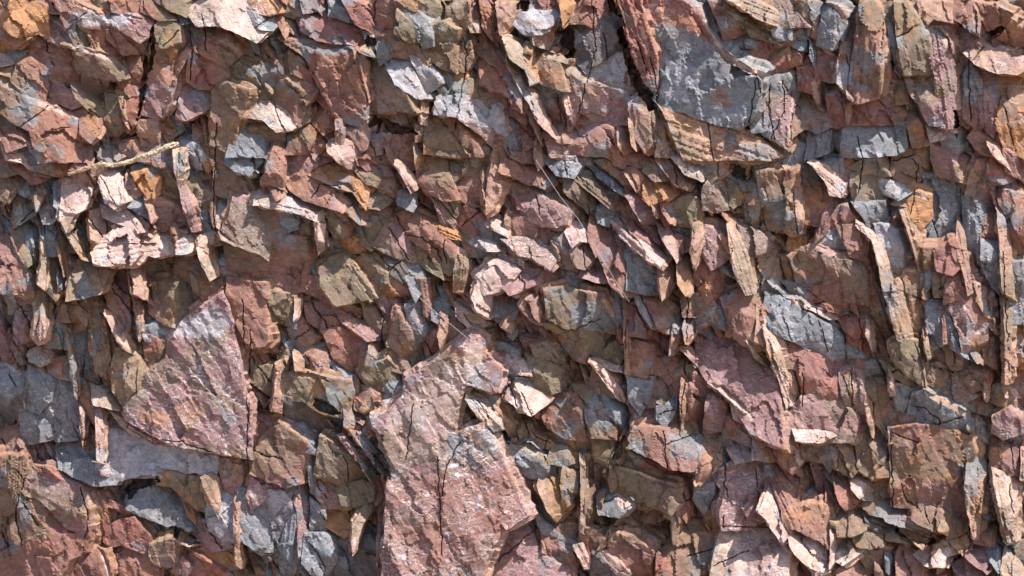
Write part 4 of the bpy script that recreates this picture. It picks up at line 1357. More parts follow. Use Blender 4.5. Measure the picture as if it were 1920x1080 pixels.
P t r 60;92,44 96,46 97,60 95,90 94,112 92,112 92,80 94,60;slim pale post along the left side of the crusty slab
S k d 40;115,18 127,15 126,27 118,22
P b r 56;142,0 145,0 145,12 141,14
F o f 58;178,70 186,69 187,72 184,75
P r r 54;190,64 192,66 182,80 172,98 170,97 178,80
S g u 44;174,2 184,8 194,16 196,24 188,20 182,14
S b f 30;98,36 100,60 98,84 96,80 96,56
S l u 50;100,92 114,96 124,108 120,116 96,116 96,100;
T 2 3
S g u 44;0,8 12,18 22,20 26,26 22,34 12,32 0,24;bright blue grey wedge at the bottom, right of the crusty slab
+ o 1.4;0,7 14,8 24,16 28,26 26,26 22,19 12,17
S o f 34;0,0 14,2 20,8 10,8 0,6
S t u 46;14,4 28,3 40,8 40,14 30,12 18,8;stack of thin cream plates at the bottom centre
S b f 38;28,0 54,0 62,6 60,18 50,14 42,10
S o f 40;32,10 40,12 44,22 40,24 28,22 28,16
+ w 1.4;40,11 50,13 56,17 54,19 42,14
S b f 38;42,16 54,19 52,26 42,22
S o f 34;62,2 75,0 74,18 72,24 62,18
P t r 50;84,2 88,0 84,14 80,24 77,20 80,12
S m d 8;74,4 84,0 80,18 74,22
S t u 36;0,28 8,34 11,44 8,58 4,64 0,62;
S m d 20;8,34 20,34 20,44 12,46
P t r 50;22,30 28,26 36,28 36,40 40,60 34,66 26,58 22,50 19,40;broad flaky tan stump at the bottom centre
P t r 48;38,26 50,30 50,44 44,54 38,60 36,40
P w r 58;51,17 54,18 54,60 54,76 51,74 52,50 51,34;thin pale upright edge beside the flaky tan stump
P b r 52;55,46 62,40 64,54 60,72 55,74
S r d 20;56,18 62,18 64,34 60,40 56,34
S o f 34;64,20 73,18 72,30 64,34
P t r 48;74,26 80,24 78,40 74,46 72,36;
S b f 42;80,16 90,14 96,24 94,30 86,28 80,24
S b u 50;87,10 92,0 126,0 136,0 141,8 141,24 136,28 118,26 106,18;broad flat brown slab above a dark red strip, bottom right of centre
+ t 1.5;138,0 142,8 142,30 138,42 136,38 139,26
S r d 40;86,12 96,16 116,28 126,34 134,40 124,38 112,38 98,30;
S o f 52;79,28 96,32 110,38 122,40 122,54 118,62 110,54 96,54 78,50 77,40;brown olive slab with a fine pale rim, bottom right of centre
+ w 1.5;79,26 94,29 110,36 123,39 122,42 108,38 94,32
P t r 58;121,42 127,40 126,60 124,82 121,84 120,66;upright tan post right of the brown olive slab
S r f 40;126,40 132,38 134,50 130,64 127,60
S b f 40;84,54 108,54 116,62 110,66 100,66 88,58
S r f 32;86,58 100,66 110,70 108,80 96,76;
S p f 40;78,66 86,62 98,76 108,82 106,90 94,84 80,76
S g u 66;66,50 72,48 78,50 84,58 80,62 72,62 67,60;blue white block of stacked plates jutting out, bottom centre
+ w 1.4;76,47 85,44 91,52 88,56 82,58 78,50
P r r 56;82,62 84,64 70,86 64,88 72,74
S r f 44;54,74 64,76 68,66 72,72 66,84 58,94 52,86;
S b f 46;75,78 90,80 104,92 102,110 92,112 80,96 74,88;
+ w 1.4;88,80 96,84 106,90 104,92 98,89
S k f 50;62,88 72,96 86,108 88,116 62,114 60,100
+ w 1.4;64,87 72,88 86,98 91,106 88,108 78,104 70,96
P w r 58;46,86 52,84 56,92 58,102 54,102 48,92
S r u 38;34,76 48,78 50,70 38,70
S g f 44;18,60 28,68 34,78 48,84 36,86 26,80 20,70;olive grey hollowed slab, bottom centre
S b f 46;24,80 34,82 44,88 46,104 34,102 26,94
P t r 50;22,80 24,84 26,92 23,90
S g f 36;6,58 12,66 20,82 10,80 2,68
S g f 38;141,30 150,32 150,46 144,58 138,50 138,38;
S t u 42;146,8 155,10 155,22 148,32 142,26 143,14;
S p f 40;152,30 164,24 166,32 162,46 156,40
S b f 34;144,60 156,40 160,48 158,64 150,74
S p u 42;164,24 186,22 190,40 192,62 176,72 159,72 158,60 162,44;pink crusted squarish slab, bottom right of centre
S r u 32;128,66 148,68 158,76 156,90 140,110 110,112 110,92 120,84;
S w u 38;158,74 192,72 210,78 204,112 150,112 154,90;
P t r 54;180,0 188,0 187,12 188,22 180,21;
B m d 30;170,0 180,0 179,12 172,10
S g f 36;156,6 168,0 168,10 160,12
B w u 44;164,14 172,10 180,16 178,20 168,22
T 3 3
S b u 42;4,5 14,4 20,10 22,22 18,28 10,20 4,12;rosy brown block at the bottom right quarter's left end
+ w 1.4;18,8 24,14 27,22 23,26 21,20
L w u 46;20,2 30,0 56,0 56,2 40,6 22,5;
S o f 38;22,6 40,5 40,16 36,20 28,19
S g f 34;42,10 48,10 50,16 46,26 42,20
S t f 40;50,16 54,8 60,0 68,8 70,22 62,32 52,26;
S b f 36;66,0 92,0 92,14 88,32 78,34 70,28;mossy brown cracked face left of the large tan square slab
S b f 54;92,1 110,0 130,0 150,2 154,16 148,32 148,50 150,66 138,64 126,60 110,56 94,54 94,30;large square tan and violet slab, bottom right
P t r 60;150,4 154,2 162,10 164,30 160,50 158,76 154,80 150,60 147,40 150,20;ragged bright bundle of splinters right of the square slab
P w r 56;168,28 186,32 187,50 186,80 180,84 174,60 170,44;bright cream flaky slab near the bottom right margin
S b f 40;168,12 176,8 188,12 190,28 180,32 168,26;glossy orange and black hooded rock at the right margin
+ t 1.5;172,7 180,7 190,10 191,22 189,26 188,12
P t r 56;190,12 192,14 192,36 189,36
S r f 34;50,28 62,34 70,46 68,54 58,56 52,44
L w u 44;60,30 68,36 82,48 78,50 70,48 64,42;white sunlit chute left of the square slab
S p f 38;68,36 90,34 93,46 84,48 76,42;
S b f 46;68,52 80,49 92,48 93,54 87,62 78,60;
S b u 48;87,55 98,55 106,62 100,70 90,66;small rounded chip with blue tint on the rubble pile
S b f 56;108,56 118,56 130,62 128,74 114,68 106,62;dark red pentagon rock with pale rim on the rubble pile
P t r 60;130,61 136,66 134,78 128,74
S b f 50;136,64 143,68 142,76 136,78
S b f 44;0,28 8,38 20,58 24,70 14,72 12,60
P w r 52;0,38 6,48 12,70 14,80 10,84 4,66 0,60;
P w r 54;14,70 20,72 24,82 34,96 36,104 26,98 16,86
S b f 48;20,58 30,56 47,57 48,70 47,88 40,80 22,72;flat tan brown slab left of the pile of stacked plates
P w r 58;47,57 51,57 51,80 49,100 46,104 47,80;thin white upright edge beside the flat tan brown slab
S b u 44;52,56 58,53 76,58 72,72 64,76 54,76;
S w u 50;50,76 60,76 68,80 70,88 56,98 48,94;
S m f 50;12,74 18,76 26,84 28,94 20,92 12,84;
S w u 40;26,80 34,80 42,88 44,104 38,108 30,98;
S o f 54;64,76 72,73 84,72 85,84 76,86 68,84;olive topped slab in the dark gap of the rubble pile
S o d 50;67,84 80,86 90,88 86,100 76,104 70,92;dark olive hanging slab under the olive topped slab
+ w 1.4;66,84 78,84 90,87 88,89 76,87
S k f 60;75,66 90,72 90,75 76,70;thin blue edged bar on the rubble pile
+ w 1.4;76,63 88,67 99,71 91,72 78,67
S o f 62;90,72 102,80 108,86 106,84 100,82 90,80
+ w 1.4;91,70 104,76 116,86 113,88 104,80 91,73
S t f 66;100,68 112,76 122,78 116,86 108,78 100,73;biggest cream topped plank of rock on the rubble pile
+ w 1.4;99,65 102,62 114,68 125,74 122,78 112,74 100,69
P g f 56;88,90 93,86 94,98 92,108 89,104
S b f 54;98,92 102,82 112,92 118,96 112,108 98,112;brown upright fang below the rubble pile
S r f 52;116,84 124,76 132,78 126,84 120,88
S w u 48;112,92 124,84 140,82 146,88 132,92 130,100 118,98;
S p u 50;148,92 158,86 168,90 169,96 164,104 156,98;mauve pink cube block at the bottom right
+ b 1.5;164,104 170,94 169,102 166,106
S p u 46;142,94 152,94 160,102 158,112 148,110 140,100
S g u 46;164,86 174,82 176,92 172,102 168,96;
S t u 40;136,80 146,70 150,78 152,84 146,90
S o f 36;186,84 196,82 196,104 188,100
S b f 40;118,112 116,100 130,104 136,112
P w r 50;174,104 178,84 184,84 190,104 192,112 176,112
B g u 44;166,102 176,104 174,112 164,108
S b f 42;160,70 166,74 164,84 156,82
S k u 30;0,84 10,90 14,110 0,112
B b f 48;56,98 68,90 72,100 74,112 52,112
P o r 56;80,98 86,104 90,112 80,112
B g f 36;158,50 164,52 164,64 160,66
S b f 30;166,36 172,44 174,58 168,60 164,50
C r;1195,0 1272,0 1305,30 1335,68 1322,74 1290,50 1262,46 1225,50 1205,44
C y;1278,40 1310,48 1335,70 1318,74 1290,52
C l;1240,105 1290,120 1315,140 1300,152 1250,148
C l;1240,155 1285,165 1290,190 1240,182
C l;1350,205 1400,215 1395,228 1355,225
C b;1335,168 1352,166 1366,180 1366,205 1345,200 1334,185
C g;1066,575 1088,574 1112,567 1136,569 1145,590 1150,602 1146,622 1128,614 1106,624 1072,606
C g;1108,733 1130,740 1160,760 1168,785 1140,770 1112,752
C b;832,215 880,225 950,262 950,275 880,262 835,245
C g;588,92 640,90 662,84 662,98 630,104 590,102
C y;250,768 320,772 340,752 370,745 390,762 370,790 300,800 250,785
C l;1450,570 1495,610 1505,640 1480,635 1450,600
C l;1520,632 1560,658 1575,676 1545,668
C p;1715,905 1760,900 1800,905 1800,960 1725,950
C y;1710,918 1740,895 1790,885 1800,900 1760,902 1722,920
C y;1700,840 1730,850 1728,870 1700,870
C g;130,220 148,226 150,237 131,233
C g;1185,800 1200,805 1190,812
C l;590,915 610,915 600,935 588,930
C y;610,950 640,955 650,985 620,985 608,970
C l;1268,950 1278,945 1280,952
C g;1040,755 1060,748 1062,758 1044,765
C g;1440,370 1478,368 1470,390 1440,395
C y;1510,350 1545,345 1550,390 1512,400
C l;1560,345 1600,340 1580,370
C l;1600,290 1630,280 1660,295 1620,300
C p;1600,198 1680,200 1700,215 1620,225
C y;640,345 670,345 690,370 660,365
C y;795,415 830,425 860,440 835,438
C o;700,345 720,350 730,385 705,380
C l;120,25 250,25 240,45 150,48
C l;1560,118 1600,118 1600,160 1565,160
C y;1000,130 1050,130 1050,165 1010,160
C b;985,40 1020,45 1000,52
C g;30,930 45,930 60,970 40,1000
C l;150,845 350,840 380,860 280,885 200,890
C l;240,620 260,640 400,570 440,600 400,640
C o;1260,375 1310,380 1310,430 1290,435 1270,415
K 1155,0 1170,50 1180,110 1192,160 1212,190
K 1150,10 1163,50 1176,100 1185,150 1205,185 1225,200
K 282,60 284,105 276,135 268,180 258,228
K 405,230 402,330 400,420
K 354,45 360,90 356,150
K 1710,300 1722,310 1712,380 1706,400
K 1880,470 1885,560 1890,640
K 455,560 460,700 466,790
K 470,620 468,720 462,860
K 1000,815 1030,830
K 1505,700 1508,725 1504,760
K 1596,700 1598,730 1598,765
K 1710,760 1735,765 1765,790
K 1670,815 1673,880 1674,950
K 1675,812 1720,830
K 1690,910 1700,935 1712,948
K 1815,100 1817,160 1820,225
K 1440,140 1443,200 1450,260
K 1428,190 1418,140 1405,235
K 1110,980 1180,990 1240,988
K 1360,870 1358,905 1365,930
K 1358,970 1355,988 1440,989
K 735,390 760,440 790,445 820,470 828,490
K 835,450 832,470 838,495
K 95,245 110,240 130,238
K 640,350 600,345 585,370
K 862,830 835,880 826,940
K 700,825 708,850 720,880 730,895
K 305,825 340,828 372,840 400,850
K 478,845 500,855 530,860
K 645,855 652,880 652,900
K 1110,0 1116,90 1080,230
K 860,95 866,60 876,100 855,240
K 704,0 702,25 700,40
K 270,0 270,20
K 380,30 387,95
K 88,72 88,95 92,97
K 95,115 104,125
K 1880,60 1850,80 1800,140
K 1468,150 1470,210 1445,260
K 1220,110 1228,140 1234,200
K 1610,260 1618,300 1610,360
K 1175,600 1168,700 1178,780
K 1290,560 1285,700 1275,790
K 1610,575 1615,620 1620,660
K 30,880 45,900 28,960 40,1020
K 160,1010 165,960 150,915
K 700,560 720,600 710,660
K 820,860 825,950 830,1040
K 1235,110 1238,150 1230,195
K 940,690 1000,830
K 760,860 770,800 775,760
C w;760,745 850,690 885,635 905,650 900,690 870,720 850,800 820,860 780,860 740,830 720,790
C y;0,20 90,10 90,60 40,90 0,60
C y;1870,140 1920,135 1920,300 1880,240
C b;700,900 980,880 950,1080 720,1080
C r;1150,-10 1290,-10 1312,30 1340,80 1322,76 1290,52 1262,46 1225,52 1200,44
C y;1225,20 1270,10 1300,50 1260,44
H 75;1140,0 1152,0 1163,30 1174,70 1186,110 1200,145 1222,175 1226,205 1218,208 1205,185 1188,175 1184,160 1174,115 1163,80 1152,45
H 45;695,215 722,222 742,232 770,240 785,252 760,250 730,248 702,248 690,235
H 40;690,68 704,72 706,84 690,92 682,84
H 20;205,455 238,440 244,505 250,550 240,555 212,530
H 24;262,436 325,438 328,478 320,520 285,525 266,505
H 32;282,55 288,52 291,100 284,130 278,130 284,95
H 30;272,100 278,118 272,170 262,215 257,228 260,190 268,140
H 50;968,6 990,0 1000,18 985,22 968,20
H 45;1040,60 1075,52 1078,108 1062,112 1050,95
H 35;1370,302 1398,318 1398,340 1372,330
H 40;1160,830 1170,812 1178,830 1160,862 1148,865
H 40;1670,985 1725,1000 1760,1015 1740,1022 1690,1010
H 35;235,915 262,892 300,895 300,905 262,915 240,938
H 40;590,745 625,762 640,775 620,778 592,768
H 45;1788,205 1794,210 1796,245 1790,246
H 45;1848,62 1880,48 1884,56 1856,72
H 35;320,985 355,1000 375,1018 350,1020 325,1005
H 30;700,850 728,882 730,900 705,885
"""
# ---------------------------------------------------------------- read the survey of the cliff
def pts(s, ox, oy):
    out = []
    for q in s.split():
        a, b = q.split(',')
        out.append((ox + float(a) * 2.5, oy + float(b) * 2.5))
    return np.array(out)

def parea(p):
    return abs(np.sum(p[:, 0] * np.roll(p[:, 1], -1) - p[:, 1] * np.roll(p[:, 0], -1))) / 2

items = []
ox = oy = 0
for line in DATA.strip().splitlines():
    line = line.strip()
    if not line: continue
    h = line.split(';')
    if line[0] == 'C':
        PATCHES.append((h[0].split()[1], np.array([[float(z) for z in q.split(',')] for q in h[1].split()]))); continue
    if line[0] == 'H':
        HOLES.append((float(h[0].split()[1]), np.array([[float(z) for z in q.split(',')] for q in h[1].split()]))); continue
    if line[0] == 'K':
        CRACKS.append(wiggle(np.array([[float(z) for z in q.split(',')] for q in line[2:].split()]), len(CRACKS) * 5)); continue
    t = h[0].split()
    if t[0] == 'T': ox, oy = int(t[1]) * 480, int(t[2]) * 270; continue
    if t[0] == '+':
        items[-1]['facets'].append((t[1], float(t[2]), pts(h[1], ox, oy))); continue
    items.append(dict(kind=t[0], col=t[1], tilt=t[2], d=float(t[3]), poly=pts(h[1], ox, oy),
                      label=(h[2].strip() if len(h) > 2 else ''), facets=[]))

rj = np.random.RandomState(3)
for it in items:
    c0 = it['poly'].mean(0)
    for poly in [it['poly']] + [f[2] for f in it['facets']]:
        for q in poly:                       # corners that fall on a survey grid line run on past it by uneven amounts
            for ax_, gr in ((0, 480), (1, 270)):
                near_ = round(q[ax_] / gr) * gr
                if abs(q[ax_] - near_) < 12 and 0 < near_ < (1900, 1070)[ax_]:
                    q[ax_] += (1 if q[ax_] > c0[ax_] else -1) * rj.uniform(-6, 20)
for it in items:
    a0 = parea(it['poly']); it['area0'] = a0
    it['poly'] = it['poly'] if it['kind'] == 'L' or len(it['poly']) > 11 else simplify(it['poly'], 4 if a0 < 600 else 5 if a0 < 1600 else 7 if a0 < 5000 else 30)
    c0 = it['poly'].mean(0); it['poly'] = c0 + (it['poly'] - c0) * min(1.2, math.sqrt(a0 / max(1, parea(it['poly']))))
    if it['facets']: it['d'] += 6
    it['d'] = it['d'] * .75 + (fbm(it['poly'][:1, 0] / 260, it['poly'][:1, 1] / 260, 88, 2)[0] - .5) * 56 + (fbm(it['poly'][:1, 0] / 110, it['poly'][:1, 1] / 110, 89, 2)[0] - .5) * 30
for it in items:
    if it['kind'] == 'L' or it['col'] == 'w':
        it['tilt'] = 'U' if it['tilt'] == 'u' else 'R'; it['d'] += 5 if it['area0'] < 1500 else 15
    if it['kind'] == 'P':
        it['d'] += 7
        if it['col'] in 'twy': it['tilt'] = 'R'
    p = it['poly']; it['c'] = p.mean(0); it['area'] = parea(p)
    q = p - it['c']; ev = np.linalg.eigvalsh(q.T @ q / len(q) + np.eye(2)); it['asp'] = math.sqrt(ev[1] / ev[0])

cents = np.array([it['c'] for it in items]); dees = np.array([it['d'] for it in items])
REG[:] = [cents, np.array([COL[it['col']] for it in items])]
# ---------------------------------------------------------------- labels
def short(l):
    s = re.split(r",| with | at | under | above | below | of | in | on | left| right| near | between | behind | beside | over | crossed | along | up from | jutting | leaning | dipping| tapering| slanting| standing| running| sweeping| holding| inside| framed| high | for | from | lying| split| among| that | to the | next | catching| and fine| pointing| sticking| sprinkled", l)[0].strip()
    return s
marks = [it for it in items if it['label']]
sh = [short(m['label']) for m in marks]
for m, s in zip(marks, sh):
    m['short'] = s if sh.count(s) == 1 and len(s.split()) >= 3 else None
marks2 = [m for m in marks if m['short']]
def way(a, b):
    dx, dy = a[0] - b[0], a[1] - b[1]
    if abs(dx) > 2.2 * abs(dy): return 'right of' if dx > 0 else 'left of'
    if abs(dy) > 2.2 * abs(dx): return 'below' if dy > 0 else 'above'
    return ('below right of' if dx > 0 else 'below left of') if dy > 0 else ('above right of' if dx > 0 else 'above left of')
taken = set(m['label'] for m in marks)
def shape_word(it):
    if it['kind'] == 'P': return 'splinter'
    if it['kind'] == 'F': return 'flake'
    if it['kind'] == 'L': return 'ledge'
    if it['kind'] == 'B': return 'block'
    return 'sliver' if it['asp'] > 2.6 else ('slab' if it['area'] > 2600 else 'chunk')
for it in items:
    if it['label']: continue
    size = 'tiny' if it['area'] < 420 else 'small' if it['area'] < 1500 else 'middling' if it['area'] < 4000 else 'broad'
    lit = ''
    if it['facets'] and it['facets'][0][0] == 'w': lit = ' bright edged'
    base = f"{size} {CW[it['col']]}{lit} {shape_word(it)}"
    near = sorted(marks2, key=lambda m: ((m['c'] - it['c']) ** 2).sum())
    opts = [f"{base} {way(it['c'], near[0]['c'])} the {near[0]['short']}"]
    for i in range(1, 5):
        opts.append(f"{base} {way(it['c'], near[0]['c'])} the {near[0]['short']}, {way(it['c'], near[i]['c'])} the {near[i]['short']}")
    for i in range(2, 6):
        opts.append(f"{base} {way(it['c'], near[i]['c'])} the {near[i]['short']}")
    for o in opts:
        if o not in taken and len(o.split()) <= 16:
            it['label'] = o; break
    else: it['label'] = next((o for o in opts if o not in taken), opts[0])
    taken.add(it['label'])

LEAN = [(70, 330, 130, 110), (200, 450, 190, 110), (330, 440, 110, 50), (430, 30, 90, 45), (1560, 1010, 110, 90), (1790, 1010, 120, 110), (500, 290, 60, 50), (640, 350, 110, 40),
        (930, 560, 60, 60), (1180, 330, 120, 60), (1340, 1040, 90, 50), (960, 230, 40, 130), (1270, 560, 60, 110), (1610, 960, 80, 50), (1160, 480, 80, 50)]
def lean_back(c):
    """parts of the face that lean back and look up to the sun"""
    k = 0.0
    for x, y, rx, ry in LEAN: k = max(k, 1 - ((c[0] - x) / rx) ** 2 * .5 - ((c[1] - y) / ry) ** 2 * .5)
    return max(0.0, min(1.0, k * 1.5)) 
# ---------------------------------------------------------------- the rocks drawn one by one
NAMES = {'B': ('rock_block', 'rock block', 'rock blocks of the cliff'), 'P': ('rock_splinter', 'rock splinter', 'rock splinters standing on edge'),
         'F': ('rock_flake', 'rock flake', 'loose rock flakes'), 'L': ('rock_ledge', 'rock ledge', 'crumbling sunlit ledges')}
for k, it in enumerate(items):
    kd = it['kind']
    sl_ = [0, 0]
    for ch in it['tilt']:
        f = TILT[ch]; sl_[0] += f[0]; sl_[1] += f[1]
    lb = lean_back(it['c'])
    if sl_[1] < .7 and it['tilt'] != 'd' and it['area'] < 12000: sl_[1] += .55 * lb; sl_[0] += .2 * lb; it['d'] += 5 * lb
    step = 2.7 if it['area'] < 3000 else 3.3 if it['area'] < 9000 else 3.8
    it['d'] += np.random.RandomState(k).uniform(-6, 7) * (0 if kd == 'P' else 1)
    dep = 62 + max(0, it['d']) * .75
    if 'huge blazing' in it['label']: it['d'] += 12
    if kd != 'P': it['d'] += min(16, max(-10, 7 * math.log(it['area'] / 1600)))
    r = rock(it['poly'], it['facets'], it['col'], sl_, it['d'], 1000 + k * 13, step, dep, .42 if kd != 'P' else .25, 6.0 if kd != 'P' else 1.0,
             1.0 if 'crust' in it['label'] or 'U' in it['tilt'] else .5 if it['col'] in 'plg' else .14, 1.0 if it['area'] > 1800 else .5)
    if r is None: continue
    V, F, C = r
    if kd == 'S':
        if it['asp'] > 2.3: nm = ('rock_plate', 'rock plate', 'rock plates split along the bedding')
        elif it['area'] < 2800: nm = ('rock_chunk', 'rock chunk', 'angular rock chunks of the cliff')
        else: nm = ('rock_slab', 'rock slab', 'rock slabs of the cliff')
    else: nm = NAMES[kd]
    o = link_mesh(nm[0], to_world(V[:, 0], V[:, 1], V[:, 2]), F, C)
    o['label'] = it['label']; o['category'] = nm[1]; o['group'] = nm[2]; o['kind'] = 'thing'

# ---------------------------------------------------------------- rubble between them and beyond the frame
rng = np.random.RandomState(7)
cell = 30.0
X0, X1, Y0, Y1 = -330, 2250, -260, 1360
covx = np.arange(X0, X1, 6.0); covy = np.arange(Y0, Y1, 6.0)
CX, CY = np.meshgrid(covx, covy); cov = np.zeros(CX.shape, bool)
top = np.full(CX.shape, -99.0)
for it in items:
    for p in [it['poly']] + [f[2] for f in it['facets']]:
        lo = p.min(0); hi = p.max(0)
        i0, i1 = np.searchsorted(covx, [lo[0], hi[0]]); j0, j1 = np.searchsorted(covy, [lo[1], hi[1]])
        sub = pin(CX[j0:j1, i0:i1], CY[j0:j1, i0:i1], p)
        cov[j0:j1, i0:i1] |= sub
SH, EL = .42, 3.1       # the small pieces are long and lean along the bedding
def fw(p): return np.stack([p[..., 0] - SH * p[..., 1], p[..., 1] / EL], -1)
def bw(p): return np.stack([p[..., 0] + SH * p[..., 1] * EL, p[..., 1] * EL], -1)
gxx = np.arange(X0 - SH * Y1, X1 - SH * Y0, cell * .62); gyy = np.arange(Y0 / EL, Y1 / EL, cell * .62)
sx, sy = np.meshgrid(gxx, gyy)
seeds = np.stack([sx.ravel(), sy.ravel()], 1) + rng.uniform(-.5, .5, (sx.size, 2)) * cell * .62
sw = bw(seeds)
seeds = seeds[(sw[:, 0] > X0) & (sw[:, 0] < X1) & (sw[:, 1] > Y0) & (sw[:, 1] < Y1)]
cents = np.array([it['c'] for it in items])
def clip(poly, n, c):
    out = []
    m = len(poly)
    dd = poly @ n - c
    for i in range(m):
        a, b = dd[i], dd[(i + 1) % m]
        if a <= 0: out.append(poly[i])
        if (a < 0 < b) or (b < 0 < a): out.append(poly[i] + (poly[(i + 1) % m] - poly[i]) * (a / (a - b)))
    return np.array(out) if len(out) > 2 else None
RV, RF, RC = [], [], []; off = 0
nfill = 0
for k, s0 in enumerate(seeds):
    s = bw(s0)
    inside_frame = -20 < s[0] < 1940 and -20 < s[1] < 1100
    i = min(len(covx) - 1, max(0, int((s[0] - X0) / 6))); j = min(len(covy) - 1, max(0, int((s[1] - Y0) / 6)))
    i0, i1, j0, j1 = max(0, i - 3), i + 4, max(0, j - 4), j + 5
    if cov[j0:j1, i0:i1].mean() > .97: continue
    df = seeds - s0; near = seeds[(np.abs(df[:, 0]) < 80) & (np.abs(df[:, 1]) < 80)]
    poly = np.array([(-50., -50), (50, -50), (50, 50), (-50, 50)]) + s0
    for q in near:
        dq = q - s0
        if abs(dq).max() < 1e-6: continue
        poly = clip(poly, dq, dq @ (s0 + dq * .5))
        if poly is None: break
    if poly is None: continue
    poly = simplify(bw(poly), rng.choice([4, 4, 5, 6]))
    j_ = np.argmin(((cents - s) ** 2).sum(1))
    code = items[j_]['col'] if rng.rand() < .6 else rng.choice(list('bbbopmg'))
    if code in 'wylt': code = 'b'
    r = rock(poly, [], code, (rng.uniform(-.4, .55) + .2 * lean_back(s), rng.uniform(-.35, .65) + .5 * lean_back(s)), dees[np.argsort(((cents - s) ** 2).sum(1))[:5]].mean() + rng.uniform(-40, -20), 50000 + k * 7, 4.6 if inside_frame else 8.0, 70.0, .4, 1.5, .15, .8)
    if r is None: continue
    V, F, C = r
    RV.append(V); RF.append(F + off); RC.append(C); off += len(V); nfill += 1
for k in range(300):
    it = items[rng.randint(len(items))]
    if it['area'] < 300: continue
    i = rng.randint(len(it['poly'])); e = it['poly'][i] + (it['poly'][(i + 1) % len(it['poly'])] - it['poly'][i]) * rng.rand()
    th = math.radians(rng.normal(60 if e[0] < 1000 else 75, 26)); Ln = rng.uniform(9, 30); Wd = rng.uniform(3.5, 9)
    ax_ = np.array([math.cos(th), math.sin(th)]); pr = np.array([-ax_[1], ax_[0]])
    e = e + rng.uniform(-8, 8, 2)
    poly = np.array([e - ax_ * Ln * rng.uniform(.3, .5) - pr * Wd * rng.uniform(.1, .5), e + ax_ * Ln * .2 - pr * Wd * rng.uniform(.4, .7),
                     e + ax_ * Ln * .5 + pr * Wd * rng.uniform(-.2, .3), e - ax_ * Ln * rng.uniform(0, .3) + pr * Wd * rng.uniform(.3, .7)])
    code = it['col'] if rng.rand() < .5 and it['col'] not in 'wylt' else rng.choice(list('bbobpo'))
    r = rock(poly, [], code, (rng.uniform(-.9, .9), rng.uniform(-.6, .9)), it['d'] + rng.uniform(-24, -4), 70000 + k * 7, 4.0, 24.0, .35, .8, .15, .2)
    if r is None: continue
    V, F, C = r
    RV.append(V); RF.append(F + off); RC.append(C); off += len(V)
V = np.concatenate(RV); F = np.concatenate(RF); C = np.concatenate(RC)
o = link_mesh("rock_rubble", to_world(V[:, 0], V[:, 1], V[:, 2]), F, C)
o['kind'] = 'stuff'; o['label'] = 'small broken brown and olive rock pieces packed between the slabs'; o['category'] = 'rubble'

# ---------------------------------------------------------------- twig, stalk and silk threads
def simple_mat(name, col, rough):
    m = bpy.data.materials.new(name); m.use_nodes = True
    b = m.node_tree.nodes["Principled BSDF"]; nz = m.node_tree.nodes.new("ShaderNodeTexNoise"); nz.inputs["Scale"].default_value = 120
    r = m.node_tree.nodes.new("ShaderNodeValToRGB"); r.color_ramp.elements[0].position = .3; r.color_ramp.elements[1].position = .7
    r.color_ramp.elements[0].color = (*[c * .55 for c in col], 1); r.color_ramp.elements[1].color = (*col, 1)
    m.node_tree.links.new(nz.outputs["Fac"], r.inputs[0]); m.node_tree.links.new(r.outputs[0], b.inputs["Base Color"])
    b.inputs["Roughness"].default_value = rough
    return m
def tube(name, line, r0, r1, mat, lab, cat, lump=0.0, sides=7, seed=1):
    line = np.array(line, float); out = []
    for a, b in zip(line[:-1], line[1:]):
        n = max(2, int(np.hypot(*(b - a)[:2]) / 3))
        for j in range(n): out.append(a + (b - a) * j / n)
    out.append(line[-1]); Q = np.array(out); n = len(Q)
    tg = np.gradient(Q, axis=0); tg /= np.linalg.norm(tg, axis=1)[:, None]
    s1 = np.cross(tg, [0, 0, 1]); s1 /= np.linalg.norm(s1, axis=1)[:, None]; s2 = np.cross(tg, s1)
    V = []
    for j in range(sides):
        a = 2 * math.pi * j / sides
        rr = (r0 + (r1 - r0) * np.linspace(0, 1, n)) * (1 + lump * (_hash(np.arange(n), np.full(n, j), seed) - .4))
        V.append(Q + s1 * (np.cos(a) * rr)[:, None] + s2 * (np.sin(a) * rr)[:, None])
    V = np.stack(V, 1).reshape(-1, 3); F = []
    for i in range(n - 1):
        for j in range(sides):
            a, b = i * sides + j, i * sides + (j + 1) % sides
            F += [(a, b, b + sides), (a, b + sides, a + sides)]
    for j in range(1, sides - 1): F += [(0, j + 1, j), ((n - 1) * sides, (n - 1) * sides + j, (n - 1) * sides + j + 1)]
    o = link_mesh(name, to_world(V[:, 0], V[:, 1], V[:, 2]), np.array(F), None, mat)
    o['label'] = lab; o['category'] = cat; o['kind'] = 'thing'
    return o
TW = simple_mat("crusted_root", (.40, .31, .21), .9); ST = simple_mat("dry_stalk", (.42, .33, .24), .8); SK = simple_mat("spider_silk", (.55, .55, .55), .4)
tube("root", [(128, 327, 62), (150, 320, 72), (172, 313, 76), (190, 307, 80), (212, 311, 74), (232, 306, 78), (250, 301, 70), (262, 295, 74), (290, 287, 72), (312, 275, 70), (334, 270, 60)], 2.6, 4.4, TW, "knobbly pale crusted root lying across the rock, upper left", "root", .8, 16)
tube("dry_stalk", [(172, 865, 82), (190, 868, 92), (206, 873, 90), (212, 885, 76)], 1.2, .8, ST, "dry curled stalk at the foot of the pale twig like rib", "stalk", .3, 6)
tube("dry_stalk", [(186, 882, 80), (200, 876, 92), (206, 866, 88)], 1.0, .7, ST, "short bent stalk crossing under the curled stalk", "stalk", .3, 6)
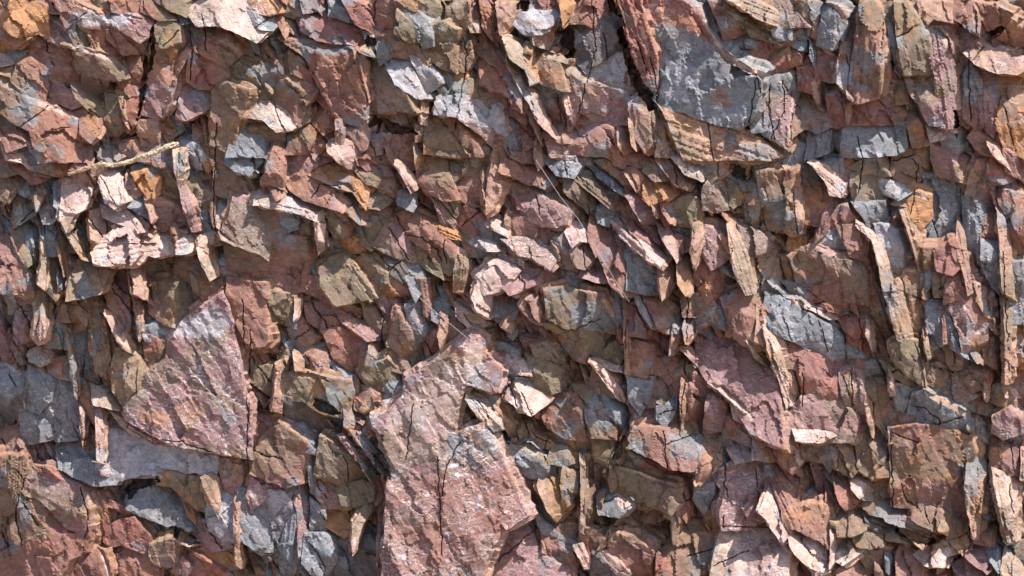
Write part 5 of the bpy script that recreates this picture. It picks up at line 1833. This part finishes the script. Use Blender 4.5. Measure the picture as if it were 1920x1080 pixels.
for pl, lab in (([(1005, 300, 84), (1050, 368, 92), (1085, 412, 94), (1120, 470, 92), (1150, 520, 92), (1180, 566, 82)], "long white silk thread slanting across the rubble right of centre"),
                ([(766, 540, 86), (820, 588, 96), (884, 640, 92)], "white silk thread ending at the tip of the blazing pale slab")):
    tube("silk_thread", pl, .34, .28, SK, lab, "silk thread", 0, 5)

# the solid cliff behind everything, and the ground at its foot
gx = np.arange(-1400, 3400, 16.0); gy = np.arange(-900, 1420, 16.0)
GX, GY = np.meshgrid(gx, gy)
t = fbm(GX / 160, GY / 240, 71, 5, .55) * 8
W = -52 + np.floor(t) * 9 + np.clip((t % 1 - .7) / .3, 0, 1) * 9 - 36 + (fbm(GX / 40, GY / 30, 72, 3) - .5) * 16
edge = (GX < X0 + 10) | (GX > X1 - 10) | (GY < Y0 + 10) | (GY > Y1 - 10)
W = W + np.where(edge, 26, 0)
P = to_world(GX.ravel(), GY.ravel(), W.ravel())
ny, nx = GX.shape
idx = np.arange(nx * ny).reshape(ny, nx)
a, b, c, d_ = idx[:-1, :-1].ravel(), idx[:-1, 1:].ravel(), idx[1:, 1:].ravel(), idx[1:, :-1].ravel()
F = np.concatenate([np.stack([a, d_, c], 1), np.stack([a, c, b], 1)])
C = colours(GX.ravel(), GY.ravel(), 'b', 3)
o = link_mesh("cliff", P, F, C); o['kind'] = 'structure'

gm = bpy.data.materials.new("gravel_ground"); gm.use_nodes = True
nt = gm.node_tree; bs = nt.nodes["Principled BSDF"]
nz = nt.nodes.new("ShaderNodeTexNoise"); nz.inputs["Scale"].default_value = 9; nz.inputs["Detail"].default_value = 10
cr = nt.nodes.new("ShaderNodeValToRGB"); cr.color_ramp.elements[0].color = (.16, .10, .07, 1); cr.color_ramp.elements[1].color = (.36, .26, .2, 1)
nt.links.new(nz.outputs["Fac"], cr.inputs[0]); nt.links.new(cr.outputs[0], bs.inputs["Base Color"]); bs.inputs["Roughness"].default_value = .9
gx = np.linspace(-30, 30, 61); gy = np.linspace(-30, 1, 63)
GX, GY = np.meshgrid(gx, gy); GZ = (fbm(GX / 2, GY / 2, 9, 4) - .5) * .25
idx = np.arange(GX.size).reshape(GX.shape)
a, b, c, d_ = idx[:-1, :-1].ravel(), idx[:-1, 1:].ravel(), idx[1:, 1:].ravel(), idx[1:, :-1].ravel()
o = link_mesh("ground", np.stack([GX.ravel(), GY.ravel(), GZ.ravel()], 1), np.concatenate([np.stack([a, b, c], 1), np.stack([a, c, d_], 1)]), None, gm)
o['kind'] = 'structure'
print("items", len(items), "fill", nfill, "rubble verts", len(V))
